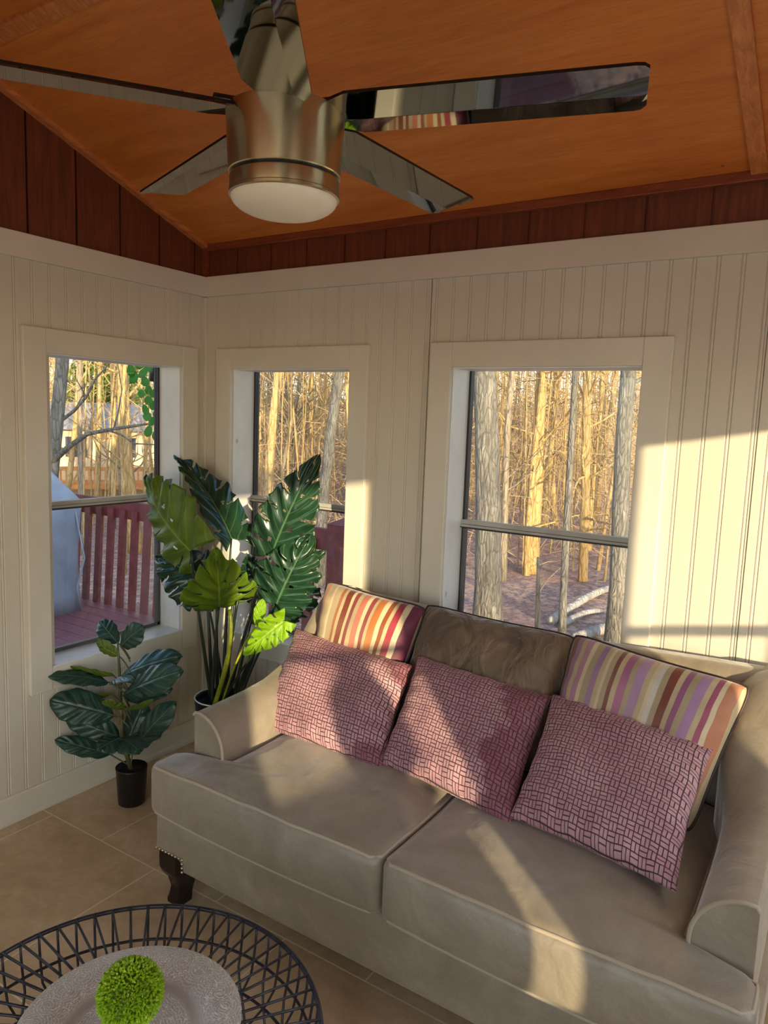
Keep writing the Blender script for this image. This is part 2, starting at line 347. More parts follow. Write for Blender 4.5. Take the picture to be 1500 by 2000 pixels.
# outside
def barkmat(name, c1, c2, c3, sc_=14):
    mm = Mt(name, (0,0,0), .9); co = mm.coord('Object', (1,1,.22)); f = mm.noise(co, sc_, 6, .7, 1.2)
    vo = mm.n('TexVoronoi', feature='DISTANCE_TO_EDGE'); mm.l(co, vo.inputs['Vector']); vo.inputs['Scale'].default_value = sc_*1.8
    c = mm.ramp(f, ((.3, c1), (.5, c2), (.75, c3))); c = mm.mix(mm.ramp(vo.outputs['Distance'], ((0,(.75,.75,.75)),(.09,(0,0,0)))), c, c1)
    mm.color(c); mm.bump(mm.math('ADD', f, vo.outputs['Distance']), 1.0, .05); return mm.m
M['oak'] = barkmat('oak_bark', srgb(84,80,72), srgb(138,131,117), srgb(176,169,152), 13)
M['bark'] = barkmat('grey_bark', srgb(110,98,82), srgb(160,144,120), srgb(196,178,148), 8)
M['barksun'] = barkmat('sunlit_tan_bark', srgb(150,120,78), srgb(210,176,116), srgb(236,206,148), 8)  # tan bark with sunlit gold brightness put into its colour
M['twig'] = vary(Mt('sunlit_twig_bark', (0,0,0), .9), srgb(204,166,122), srgb(240,210,164), 3)  # twig colour brightened to carry the gold of the sun
mm = Mt('leaf_litter', (0,0,0), .95); co = mm.coord('Object'); vo = mm.n('TexVoronoi'); mm.l(co, vo.inputs['Vector']); vo.inputs['Scale'].default_value = 9
f = mm.noise(co, .5, 4); f2 = mm.noise(co, 30, 5)
c = mm.mix(.5, mm.ramp(mm.n('SeparateColor').outputs[0] if False else vo.outputs['Distance'], ((.1, srgb(206,182,172)), (.5, srgb(104,78,74)))), mm.ramp(f2, ((.35, srgb(96,72,68)), (.65, srgb(222,194,180)))))
sp_ = mm.n('SeparateXYZ'); mm.l(vo.outputs['Color'], sp_.inputs[0]); c = mm.mix(mm.ramp(sp_.outputs[0], ((.5,(0,0,0)),(.9,(.6,.6,.6)))), c, srgb(224,178,146))
c = mm.mix(mm.ramp(f, ((.45,(0,0,0)),(.7,(.5,.5,.5)))), c, srgb(150,104,80)); mm.color(c); mm.bump(f2, .8, .03); M['litter'] = mm.m
mm = Mt('sunlit_hillside', (0,0,0), .95); co = mm.coord('Object', (1,1,.25)); f = mm.noise(co, 2.2, 8, .75)
mm.color(mm.ramp(f, ((.3, srgb(140,112,88)), (.5, srgb(206,170,124)), (.7, srgb(240,212,166))))); M['hill'] = mm.m  # slope colour lifted towards gold to look sunlit
mm = Mt('burgundy_deck_stain', (0,0,0), .5); co = mm.coord('Object', (2,40,2)); f = mm.noise(co, 2, 5); mm.color(mm.ramp(f, ((.3, srgb(122,66,68)), (.7, srgb(158,98,98))))); M['deck'] = mm.m
mm = Mt('burgundy_rail_stain', (0,0,0), .55); co = mm.coord('Object', (8,8,8)); f = mm.noise(co, 2, 5); mm.color(mm.ramp(f, ((.3, srgb(108,46,44)), (.7, srgb(138,66,62))))); M['rail'] = mm.m
M['cover'] = vary(Mt('blue_grey_cover_cloth', (0,0,0), .6), srgb(140,148,160), srgb(164,172,184), 3, bump=.3, bscale=5, bdist=.03)
M['log'] = barkmat('weathered_log', srgb(140,130,120), srgb(180,172,160), srgb(208,200,188), 6)
M['siding2'] = Mt('cream_clapboard', srgb(226,204,164), .7).m
M['roof2'] = vary(Mt('grey_shingles', (0,0,0), .8), srgb(150,144,140), srgb(186,178,172), 6)
M['cedar'] = vary(Mt('cedar_deck', (0,0,0), .7), srgb(190,120,60), srgb(224,156,88), 4)
M['winblue'] = Mt('dark_house_glass', srgb(70,74,84), .1).m
M['evergreen'] = vary(Mt('evergreen_foliage', (0,0,0), .8), srgb(60,92,30), srgb(140,160,48), 5)
M['bluetarp'] = Mt('blue_tarp', srgb(70,130,180), .6).m
M['red'] = Mt('red_paint', srgb(190,60,60), .6).m
M['exterior'] = Mt('exterior_siding', srgb(190,182,165), .7).m
M['roof'] = vary(Mt('roof_shingles', (0,0,0), .9), srgb(60,56,52), srgb(84,78,72), 9)

# ================================================================ SETTING
XR = 3.4; YB = -3.8; WT = 2.066; BT = 2.152
def zceil(y): return 2.285 + .354 * (-y if y > -1.9 else (3.8 + y))
PITCH = .0678
def bead_samples(a, b, phase):
    """bead board profile: flat, groove, small bead, groove"""
    out = [(a, 0)]
    k = math.floor((a - phase) / PITCH)
    while True:
        c = phase + k * PITCH; k += 1
        if c - .008 > b: break
        for d, h in ((-.0075, 0), (-.005, .0035), (-.0032, .001), (0, 0), (.0032, .001), (.005, .0035), (.0075, 0)):
            if a < c + d < b: out.append((c + d, h))
    out.append((b, 0)); return out
def skin(bm, samples, zs, holes, P):
    """P(s, z, depth) -> point; holes = [(s0, s1, z0, z1)]"""
    extra = sorted({round(h[i], 5) for h in holes for i in (0, 1)})
    S = list(samples)
    for e in extra:
        if S[0][0] < e < S[-1][0] and all(abs(e - s[0]) > 1e-4 for s in S): S.append((e, 0))
    S.sort(); Z = sorted(set(list(zs) + [z for h in holes for z in (h[2], h[3]) if zs[0] < z < zs[-1]]))
    vs = {}
    def V(i, j):
        if (i, j) not in vs: vs[i, j] = bm.verts.new(P(S[i][0], Z[j], S[i][1]))
        return vs[i, j]
    for i in range(len(S)-1):
        for j in range(len(Z)-1):
            ms = (S[i][0]+S[i+1][0])/2; mz = (Z[j]+Z[j+1])/2
            if any(h[0] < ms < h[1] and h[2] < mz < h[3] for h in holes): continue
            bm.faces.new((V(i,j), V(i+1,j), V(i+1,j+1), V(i,j+1)))
def cells(bm, s0, s1, z0, z1, holes, P):
    """backing boxes around holes; P(s,z,t) with t 0..1 through the thickness"""
    S = sorted({s0, s1, *[h[0] for h in holes], *[h[1] for h in holes]}); 
    for a, b in zip(S, S[1:]):
        m = (a+b)/2; hs = sorted([(h[2], h[3]) for h in holes if h[0] < m < h[1]]); cur = z0
        for lo, hi in hs + [(z1, z1)]:
            if lo > cur + 1e-6: box(bm, P(a, cur, 0), P(b, lo, 1))
            cur = hi
W2 = (.177, .82, .557, 1.747); W3 = (1.273, 1.947, .557, 1.747); W1 = (-.795, -.148, .557, 1.747)
LW2 = (-2.35, -1.70, .557, 1.747)
TH = .16
# far wall (behind the sofa): plane y = 0
bm = BM(); skin(bm, bead_samples(.0, 1.168, .0), [0, WT], [W2], lambda s, z, d: (s, d, z))
skin(bm, bead_samples(1.172, 2.287, 1.801 - PITCH*9), [0, WT], [W3], lambda s, z, d: (s, d, z))
skin(bm, bead_samples(2.29, XR, 2.32), [0, WT], [], lambda s, z, d: (s, d, z))
cells(bm, 0, XR, 0, BT, [W2, W3], lambda s, z, t: (s, .006 + t*(TH-.006), z)); far = struct('wall_far', bm, M['wall'])
bm = BM(); box(bm, (-TH, .006, BT), (XR, TH, 2.29)); o = struct('wall_siding', bm, M['siding'], far)
def siding(bm, a, b, seams, top, P, z0=BT):
    edges = sorted([a] + [s for s in seams if a < s < b] + [b])
    for p, q in zip(edges, edges[1:]):
        p2, q2 = p + .004, q - .004
        m = (p2+q2)/2
        A = [bm.verts.new(P(s, z, 0)) for s, z in ((p2, z0), (q2, z0), (q2, top(q2)), (p2, top(p2)))]
        B = [bm.verts.new(P(s, z, 1)) for s, z in ((p2, z0), (q2, z0), (q2, top(q2)), (p2, top(p2)))]
        bm.faces.new(A); bm.faces.new(B[::-1])
        for i in range(4): bm.faces.new((A[i], B[i], B[(i+1) % 4], A[(i+1) % 4]))
    bmesh.ops.recalc_face_normals(bm, faces=bm.faces)
seamsR = [.003 + .1916*k for k in range(0, 19)]
bm = BM(); siding(bm, .0, XR, seamsR, lambda s: 2.285, lambda s, z, t: (s, -.0 + .008*t, z)); struct('wall_siding', bm, M['siding'], far)
# left wall: plane x = 0
bm = BM(); skin(bm, bead_samples(YB, 0, -.02), [0, WT], [W1, LW2], lambda s, z, d: (-d, s, z))
cells(bm, YB, 0, 0, BT, [W1, LW2], lambda s, z, t: (-.006 - t*(TH-.006), s, z))
left = struct('wall_left', bm, M['wall'])
seamsL = [-.067 - .1945*k for k in range(0, 20)]
bm = BM(); siding(bm, YB, 0, seamsL + [-1.9], lambda s: zceil(s), lambda s, z, t: (-.008*t, s, z)); struct('wall_siding', bm, M['siding'], left)
bm = BM(); prism(bm, [(YB, BT), (0, BT), (0, zceil(0)), (-1.9, zceil(-1.9)), (YB, zceil(0))], -.009, -TH, lambda p, x: (x, p[0], p[1])); struct('gable_backing', bm, M['groove'], left)
# wall on the sunny side and wall behind the camera
WA = (-1.30, -.47, .557, 1.785); WB = (-2.79, -1.978, .557, 1.785)
bm = BM(); cells(bm, YB, 0, 0, BT, [WA, WB], lambda s, z, t: (XR + .006 + t*(TH-.006), s, z))
skin(bm, bead_samples(YB, 0, -.02), [0, BT], [WA, WB], lambda s, z, d: (XR + d, s, z))
prism(bm, [(YB, BT), (0, BT), (0, zceil(0)), (-1.9, zceil(-1.9)), (YB, zceil(0))], XR, XR+TH, lambda p, x: (x, p[0], p[1])); struct('wall_right', bm, M['wall'])
DR = (.6, 3.2, .02, 2.05)
bm = BM(); cells(bm, -TH, XR+TH, 0, 2.29, [DR], lambda s, z, t: (s, YB - t*TH, z)); struct('wall_back', bm, M['wall'])
bm = BM(); box(bm, (-TH, YB-TH, -.12), (XR+TH, TH, 0)); struct('floor', bm, M['tile'])
# ceiling and roof
def slope_slab(bm, x0, x1, ya, yb, off0, off1, zf=None):
    zf = zf or zceil
    v = [bm.verts.new((x, y, zf(y) + o)) for o in (off0, off1) for x in (x0, x1) for y in (ya, yb)]
    for q in ((0,1,3,2),(4,6,7,5),(0,2,6,4),(1,5,7,3),(0,4,5,1),(2,3,7,6)): bm.faces.new([v[i] for i in q])
    bmesh.ops.recalc_face_normals(bm, faces=bm.faces)
zroof = lambda y: 2.285 + .354 * (-y if y > -1.9 else (3.8 + y))
bm = BM(); slope_slab(bm, 0, XR, 0, -1.9, 0, .03); slope_slab(bm, 0, XR, YB, -1.9, 0, .03, zroof); ceil = struct('ceiling', bm, M['ply'])
bm = BM(); slope_slab(bm, -.35, XR+.35, .35, -1.9, .031, .16, zroof); slope_slab(bm, -.35, XR+.35, YB-.35, -1.9, .031, .16, zroof); struct('roof', bm, M['roof'])
def strip(name, bm, mat): return struct(name, bm, mat)
bm = BM(); slope_slab(bm, 2.208, 2.252, -.01, -1.9, -.014, 0); slope_slab(bm, .0, XR, -1.055, -1.10, -.014, 0); struct('ceiling_batten', bm, M['batten'], ceil)
bm = BM(); slope_slab(bm, .0, .03, 0, -1.9, -.018, 0); struct('trim_1', bm, M['batten'])
bm = BM(); box(bm, (.0, -.022, 2.262), (XR, 0, 2.292), .003); struct('trim_2', bm, M['strip'])
bm = BM(); box(bm, (.0, -.02, 2.15), (.018, 0, 2.28)); struct('trim_3', bm, M['strip'])
# cream frieze boards, corner strip, baseboards
bm = BM(); box(bm, (0, -.019, WT), (XR, 0, BT), .002); struct('trim_4', bm, M['trim'])
bm = BM(); box(bm, (0, YB, WT), (.019, 0, BT), .002); struct('trim_5', bm, M['trim'])
bm = BM(); box(bm, (0, -.012, .1), (.012, 0, WT), .002); struct('trim_6', bm, M['trim'])
def base_prof(h=.102): return [(0,0),(.024,0),(.024,.008),(.021,.016),(.014,.022),(.013,.024),(.013,h-.006),(.009,h),(0,h)]
bm = BM(); prism(bm, base_prof(), YB, 0, lambda p, y: (p[0], y, p[1])); struct('baseboard_left', bm, M['trim'])
bm = BM(); prism(bm, base_prof(), 0, XR, lambda p, x: (x, -p[0], p[1])); struct('baseboard_far', bm, M['trim'])

# windows
def window(name, s0, s1, z0, z1, axis, casing=True, flip=1):
    """axis 'far': wall y=0 outward +y; 'left': wall x=0 outward -x; 'right': wall x=XR outward +x"""
    if axis == 'far': P = lambda s, z, d: (s, d, z)
    elif axis == 'left': P = lambda s, z, d: (-d, s, z)
    else: P = lambda s, z, d: (XR + d, s, z)
    root = thing(name, None, None, P((s0+s1)/2, z0, 0)); root['kind'] = 'structure'
    def part(nm, boxes, mat, bev=0, parent=root):
        bm = BM()
        for (a, b, c, d, e, f) in boxes: box(bm, P(a, c, e), P(b, d, f), bev)
        return obj(nm, bm, mat, parent, smooth=False)
    cw, ct = .089, .019
    part('casing', [(s0-cw, s0, z0-cw, z1+cw, -ct, 0)], M['trim'], .0025)
    part('casing', [(s1, s1+cw, z0-cw, z1+cw, -ct, 0)], M['trim'], .0025)
    part('casing', [(s0, s1, z1, z1+cw, -ct+.001, 0)], M['trim'], .0025)
    part('casing', [(s0, s1, z0-cw, z0-.0, -ct+.001, 0)], M['trim'], .0025)
    t = .014
    part('jamb', [(s0, s0+.003, z0, z1, -.001, .15)], M['jamb']); part('jamb', [(s1-.003, s1, z0, z1, -.001, .15)], M['jamb'])
    part('head_jamb', [(s0+.003, s1-.003, z1-.003, z1, -.001, .15)], M['jamb']); part('sill', [(s0+.003, s1-.003, z0, z0+.003, -.018, .15)], M['jamb'])
    zm = z0 + (z1-z0)*.505
    fw = .012
    part('frame', [(s0, s0+fw, z0, z1, .13, .158), (s1-fw, s1, z0, z1, .13, .158), (s0, s1, z0, z0+fw*.6, .13, .158)], M['aludark'])
    part('meeting_rail', [(s0+.003, s1-.003, zm+.004, zm+.020, .120, .15), (s0+.003, s1-.003, zm-.006, zm+.003, .114, .14)], M['alu'], .001)
    part('rail_dark_strip', [(s0+.003, s1-.003, zm-.010, zm-.006, .113, .14)], M['aludark'])  # dark strip along the underside of the meeting rail
    sash = part('lower_sash', [(s0+fw, s0+fw+.012, z0+.006, zm, .122, .14), (s1-fw-.012, s1-fw, z0+.006, zm, .122, .14), (s0+fw, s1-fw, z0+.006, z0+.02, .122, .14), (s0+fw, s1-fw, zm-.014, zm-.008, .122, .14)], M['screen'])
    part('glass_pane', [(s0+fw, s1-fw, zm+.01, z1-.006, .143, .146)], M['glass'])
    part('glass_pane', [(s0+fw+.012, s1-fw-.012, z0+.02, zm-.008, .130, .133)], M['glass'])
    return root
window('window_1', *W1, 'left'); window('window_2', *W2, 'far'); window('window_3', *W3, 'far')
window('window_4', *LW2, 'left'); window('window_5', *WA, 'right'); window('window_6', *WB, 'right')
# unseen sliding door behind the camera, added as an opening for the rear fill
d = thing('added_door', None, None, (1.9, YB, 0)); d['kind'] = 'structure'
bm = BM()
for a, b, c, e in ((.6, .66, .02, 2.05), (3.14, 3.2, .02, 2.05), (.66, 3.14, 1.99, 2.05), (.66, 3.14, .02, .07), (1.87, 1.93, .07, 1.99)): box(bm, (a, YB-.1, c), (b, YB-.04, e))
obj('frame', bm, M['trim'], d, False)
for a, b in ((.66, 1.87), (1.93, 3.14)):
    bm = BM(); box(bm, (a, YB-.075, .07), (b, YB-.07, 1.99)); obj('glass_pane', bm, M['glass'], d, False)

# ================================================================ SOFA
sofa = thing('sofa', 'taupe velvet two-seat sofa with rolled arms and dark cabriole legs under the far windows', 'sofa', (1.65, -.5, 0))
ARMF = -.86
ARMH = [(-.86,.618),(-.815,.619),(-.645,.626),(-.548,.637),(-.446,.667),(-.345,.748),(-.265,.832),(-.202,.884),(-.12,.90),(-.035,.88)]
def armh(y):
    if y <= ARMH[0][0]: return ARMH[0][1]
    for (a, h0), (b, h1) in zip(ARMH, ARMH[1:]):
        if y <= b: return lerp(h0, h1, (y-a)/(b-a))
    return ARMH[-1][1]
def arm_section(y, side, wd=.125):
    h = armh(y); zb = .30; q = .118; n = 12
    w_ = wd + (.04 if side > 0 else -.035) * sstep(-.45, -.28, y)
    pts = [(0, zb), (0, h - .012), (.006, h - .002)]
    for i in range(1, n+1):
        a = PI/2 * i / n
        pts.append((.012 + (w_-.012) * math.sin(a), h - q + q * math.cos(a)))
    pts += [(w_, lerp(h - q, zb, .5)), (w_, zb)]
    return pts
def arm(side):
    x0 = .868 if side < 0 else 2.470
    bm = BM(); ys = [ARMF, -.82, -.76, -.7, -.645, -.6, -.548, -.5, -.446, -.4, -.345, -.3, -.265, -.23, -.202, -.16, -.12, -.08, -.035]
    rings = []
    for y in ys:
        ring = []
        for (px_, pz) in arm_section(y, side):
            wr = 0
            if side > 0 and pz > .5: wr = .0035 * math.sin((y + .62) * 130 + px_*22) * math.exp(-((y + .60) / .09) ** 2) * (px_ / .12)
            ring.append(bm.verts.new((x0 - side * px_, y, pz + wr)))
        rings.append(ring)
    n = len(rings[0])
    for a, b in zip(rings, rings[1:]):
        for k in range(n): bm.faces.new((a[k], a[(k+1) % n], b[(k+1) % n], b[k]))
    bm.faces.new(rings[0]); bm.faces.new(rings[-1][::-1]); bmesh.ops.recalc_face_normals(bm, faces=bm.faces)
    o = obj('armrest', bm, M['velvet'], sofa); sharp(o, 50)
    bm = BM(); sec = arm_section(ARMF, side)[1:]
    tube(bm, [(x0 - side*p, ARMF - .003, z) for p, z in sec], .0048, 8); obj('piping', bm, M['pipe'], o)
    # front panel of the arm runs down over the base
    return o
arm(-1); arm(1)
# fine density of rings for the wrinkles: back
bm = BM()
def backwarp(p):
    t = (p.z - .3) / .6
    return (p.x, p.y + .07 * t + .0, p.z + .02 * math.cos((p.x - 1.67) / .8 * PI) * t * -.6)
rbox(bm, (.90, -.20, .28), (2.45, -.10, .868), .035, 14, 4, backwarp); o = obj('backrest', bm, M['velvet'], sofa)
for sx_ in (.965, 2.385):
    bm = BM(); tube(bm, [(sx_ - .0, -.02 , .80), (sx_, -.035, .868), (sx_, -.085, .884), (sx_ + (.0), -.16, .868), (sx_ + (.02 if sx_ < 1 else -.02), -.215, .82)], .005, 8); obj('seam_piping', bm, M['pipe'], o)
# base
def basewarp(p):
    z = p.z
    if z < .22:
        u = min(abs(p.x - .80), abs(p.x - 2.489)); z = z + .034 * (1 - sstep(.1135, .1165, u))
    return (p.x, p.y, z)
bm = BM(); rbox(bm, (.800, -.958, .140), (2.489, -.03, .318), .012, 40, 3, basewarp, nx=130, ny=6, nz=4); obj('base', bm, M['velvet'], sofa)
# seat cushions (T shape: the nose runs out in front of the arms)
def seat(xa, xb, side):
    def wx(x, y):
        inn = sstep(-.885, -.835, y) * (.185 if side < 0 else .150)
        a, b = xa, xb
        if side < 0: a = xa + inn
        else: b = xb - inn
        t = (x - xa) / (xb - xa); return lerp(a, b, t)
    def warp(p):
        u = (p.x - xa) / (xb - xa) * 2 - 1; v = (p.y + .53) / .47
        x = wx(p.x, p.y); top = max(0, (p.z - .40) / .09)
        cr = .030 * (1 - abs(u)**3) * (1 - min(1, abs(v))**3) * top
        bul = .016 * (1 - abs(u)**4) * (1 - abs((p.z - .397) / .09)**2) if p.y < -.9 else 0
        n = (noise.noise(Vector((p.x*5, p.y*5, 3 + side))) * .009 + noise.noise(Vector((p.x*14, p.y*9, 7 + side))) * .0035) * top
        return (x, p.y - bul - .012 * (1-abs(u)**2) * (1 if p.y < -.8 else 0), p.z + cr + n - .012 * abs(u)**6 * top)
    bm = BM(); rbox(bm, (xa, -.985, .312), (xb, -.20, .482), .026, 26, 4, warp, nx=44, ny=44, nz=5)
    o = obj('seat_cushion', bm, M['velvet'], sofa)
    for zz, inset in ((.482 - .009, .0075), (.312 + .009, .0075)):
        pts = []
        X0, X1, Y0, Y1 = xa + inset, xb - inset, -.985 + inset, -.20
        def addline(p, q, n):
            for i in range(n): pts.append((lerp(p[0], q[0], i/n), lerp(p[1], q[1], i/n)))
        r = .02
        addline((X0, Y1), (X0, Y0 + r), 50); addline((X0, Y0 + r), (X0 + r, Y0), 4); addline((X0 + r, Y0), (X1 - r, Y0), 40); addline((X1 - r, Y0), (X1, Y0 + r), 4); addline((X1, Y0 + r), (X1, Y1), 50)
        bm = BM(); tube(bm, [warp(Vector((x, y, zz))) for x, y in pts], .0046, 8); obj('piping', bm, M['pipe'], o)
seat(.800, 1.648, -1); seat(1.654, 2.488, 1)
# legs: front cabriole, back tapered
def leg(cx, cy, sx_, front=True):
    bm = BM(); secs = [(.178,.055,0),(.165,.056,0),(.13,.055,0),(.112,.050,.001),(.088,.038,.004),(.055,.030,.004),(.025,.030,.0),(.010,.033,-.002),(0,.031,-.002)] if front else [(.15,.035,0),(0,.022,0)]
    rings = []
    for z, h, off in secs:
        c = (cx + sx_*off, cy + (off if front else 0)); b = .35
        pts = [(-h,-h+h*b),(-h+h*b,-h),(h-h*b,-h),(h,-h+h*b),(h,h-h*b),(h-h*b,h),(-h+h*b,h),(-h,h-h*b)]
        rings.append([bm.verts.new((c[0]+x, c[1]+y, z)) for x, y in pts])
    for a, b2 in zip(rings, rings[1:]):
        for k in range(8): bm.faces.new((a[k], a[(k+1) % 8], b2[(k+1) % 8], b2[k]))
    bm.faces.new(rings[0]); bm.faces.new(rings[-1][::-1]); bmesh.ops.recalc_face_normals(bm, faces=bm.faces)
    sharp(obj('leg', bm, M['blackwood'], sofa), 40)
leg(.8565, -.9045, 1); leg(2.4325, -.9045, -1); leg(.86, -.1, 1, False); leg(2.44, -.1, -1, False)
for s_, x0 in ((1, .806), (-1, 2.483)):
    bm = BM()
    for i in range(9):
        bmesh.ops.create_uvsphere(bm, u_segments=8, v_segments=5, radius=.0052, matrix=Matrix.Translation((x0 + s_*i*.0145, -.9585, .186)))
    for i in range(1, 4): bmesh.ops.create_uvsphere(bm, u_segments=8, v_segments=5, radius=.0052, matrix=Matrix.Translation((x0 + s_*8*.0145, -.9585, .186 - i*.0135)))
    for i in range(7): bmesh.ops.create_uvsphere(bm, u_segments=8, v_segments=5, radius=.0052, matrix=Matrix.Translation((.8 if s_ > 0 else 2.489, -.95 + i*.0145, .186)))
    obj('nailhead_trim', bm, M['nail'], sofa)

# ================================================================ PILLOWS
def pillow(name, corners, th, mat, label, cat, group=None, pipe=None, seed=0, pinch=.05, nap=None, n=30, flip=False):
    TL, TR, BR, BL = [Vector(c) for c in corners]; ctr = (TL+TR+BR+BL)/4; TL, TR, BR, BL = [ctr + (q - ctr) * 1.03 for q in (TL, TR, BR, BL)]
    N = ((TR+BR-TL-BL).cross(TL+TR-BL-BR)).normalized()
    if N.y > 0: N = -N      # towards the room
    W = ((TR-TL).length + (BR-BL).length)/2; H = ((TL-BL).length + (TR-BR).length)/2
    bm = BM(); uvl = bm.loops.layers.uv.new('UVMap'); sheenl = bm.verts.layers.float.new('nap')
    info = {}
    def P(i, j, side):
        s = -1 + 2*i/n; t = -1 + 2*j/n
        s = math.sin(s*PI/2)*.35 + s*.65; t = math.sin(t*PI/2)*.35 + t*.65
        cu = s * (1 - pinch * (1 - s*s) * 0 - pinch * (1 - t*t) * abs(s)**1.0); cv = t * (1 - pinch * (1 - s*s) * abs(t))
        if pipe: k_ = 1 - .055 * (s*s*t*t)**3; cu *= k_; cv *= k_
        u = (cu+1)/2; v = (cv+1)/2
        p = BL*(1-u)*(1-v) + BR*u*(1-v) + TR*u*v + TL*(1-u)*v
        f = max(0, (1 - s**4) * (1 - t**4)) ** .55 * (1 - .25*(s*s*t*t))
        w_ = noise.noise(Vector((s*1.6 + seed*7, t*1.6, seed*3.1))) * .22 + noise.noise(Vector((s*4 + seed, t*4, seed*5))) * .07
        edge = max(abs(s), abs(t)); fold = .006 * math.sin((s if abs(t) > abs(s) else t) * 19 + seed) * sstep(.6, .95, edge) * (1 - edge)**.5 * 2
        return p + N * side * (th * f * (1 + w_) + fold), (u*W, v*H), s, t
    grid = {}
    for side in (1, -1):
        for i in range(n+1):
            for j in range(n+1):
                if side == -1 and (i in (0, n) or j in (0, n)): grid[side, i, j] = grid[1, i, j]; continue
                p, uv, s, t = P(i, j, side); v = bm.verts.new(p); grid[side, i, j] = v; info[v] = uv
                if nap: v[sheenl] = nap(s, t)
        for i in range(n):
            for j in range(n):
                q = [grid[side, i, j], grid[side, i+1, j], grid[side, i+1, j+1], grid[side, i, j+1]]
                if side == -1: q = q[::-1]
                f = bm.faces.new(q)
                for lp in f.loops: lp[uvl].uv = info[lp.vert]
    bmesh.ops.recalc_face_normals(bm, faces=bm.faces)
    loop = [grid[1, i, 0].co.copy() for i in range(n)] + [grid[1, n, j].co.copy() for j in range(n)] + [grid[1, n-i, n].co.copy() for i in range(n)] + [grid[1, 0, n-j].co.copy() for j in range(n)]
    org = tuple(BL*.5 + BR*.5)
    o = obj(name, bm, mat, None, origin=org); tag(o, label, cat, group)
    if pipe:
        bm = BM(); tube(bm, loop, .0045, 7, closed=True); obj('piping', bm, pipe, o)
    return o
pillow('striped_cushion', [(0.902,-0.235,0.938), (1.310,-0.190,0.893), (1.275,-.37,.50), (.94,-.38,.50)], .080, M['stripeL'], 'warm orange and burgundy striped velvet cushion in the left corner of the sofa back', 'cushion', 'striped cushions on the sofa', M['darkpipe'], 1)
pillow('brown_cushion', [(1.283,-.135,.892), (1.840,-.150,.882), (1.83,-.38,.50), (1.29,-.36,.50)], .098, M['brown'], 'plain brown velvet cushion in the middle of the sofa back', 'cushion', None, M['darkpipe'], 2)
pillow('striped_cushion', [(1.851,-0.200,0.906), (2.365,-0.285,0.878), (2.27,-.44,.505), (1.83,-.39,.50)], .068, M['stripeR'], 'mauve and beige striped velvet cushion beside the right arm of the sofa', 'cushion', 'striped cushions on the sofa', M['darkpipe'], 3)
G3 = 'mauve woven-pattern cushions along the seat'
sheen2 = lambda s, t: .5 + (s - .52 - .10*math.sin(t*6)) * 1.6 + .25*noise.noise(Vector((s*5, t*7, 2)))  # painted sheen mask, stronger towards the right side
sheen1 = lambda s, t: .15 + .6*noise.noise(Vector((s*1.5+4, t*1.5, 5))) + (.35 if s > .6 else 0)*abs(t)
sheen3 = lambda s, t: .10 + .5*noise.noise(Vector((s*1.2+9, t*1.2, 7)))
pillow('mauve_cushion', [(.838,-.33,.758), (1.352,-.34,.728), (1.425,-.635,.497), (.925,-.615,.500)], .062, M['weave'], 'mauve woven-pattern cushion by the left arm with its top left corner raised', 'cushion', G3, None, 4, .06, sheen1, 40)
pillow('mauve_cushion', [(1.366,-.32,.760), (1.826,-.32,.730), (1.866,-.69,.505), (1.412,-.61,.512)], .062, M['weave'], 'mauve woven-pattern cushion in the middle with velvet sheen painted as a wine-red band down its right side', 'cushion', G3, None, 5, .06, sheen2, 40)
pillow('mauve_cushion', [(1.836,-.31,.735), (2.292,-.375,.718), (2.290,-.745,.520), (1.866,-.675,.520)], .066, M['weave'], 'mauve woven-pattern cushion nearest the right arm, leaning on the mauve striped one', 'cushion', G3, None, 6, .06, sheen3, 40)

# ================================================================ CEILING FAN
FC = Vector((1.5545, -1.2734, 2.1186)); PH = .27857
fan = thing('ceiling_fan', 'five-blade ceiling fan with brushed nickel body, smoked mirror blades and opal lamp', 'ceiling fan', (FC.x, FC.y, zceil(FC.y)))
bm = BM(); zc = zceil(FC.y)
lathe(bm, (FC.x, FC.y, 0), [(.02, zc+.01), (.065, zc+.01), (.065, zc-.05), (.03, zc-.08), (.0135, zc-.085)], 32); obj('canopy', bm, M['nickel'], fan)
bm = BM(); lathe(bm, (FC.x, FC.y, 0), [(.0125, zc-.08), (.0125, 2.15)], 20); obj('downrod', bm, M['nickel'], fan)
bm = BM(); lathe(bm, (FC.x, FC.y, 0), [(.013, 2.19), (.024, 2.188), (.034, 2.16), (.05, 2.134), (.108, 2.128), (.1125, 2.125), (.1140, 2.119), (.1085, 2.012), (.107, 2.010), (.103, 2.010)], 96); o = obj('motor_housing', bm, M['nickel'], fan); sharp(o, 30)
bm = BM(); lathe(bm, (FC.x, FC.y, 0), [(.1015, 2.012), (.1015, 2.002)], 64, False, False); obj('shadow_gap', bm, M['black'], fan)
bm = BM(); lathe(bm, (FC.x, FC.y, 0), [(.100, 2.005), (.1055, 2.004), (.1065, 2.001), (.1055, 1.978), (.1075, 1.976), (.1075, 1.971), (.104, 1.969)], 96); o = obj('lamp_ring', bm, M['nickel'], fan); sharp(o, 30)
bm = BM(); lathe(bm, (FC.x, FC.y, 0), [(.1035, 1.974)] + [(.1035*math.cos(a*PI/2/12)**.85, 1.970 - .036*math.sin(a*PI/2/12)) for a in range(0, 13)], 64, False, False); obj('lamp_shade', bm, M['opal'], fan)
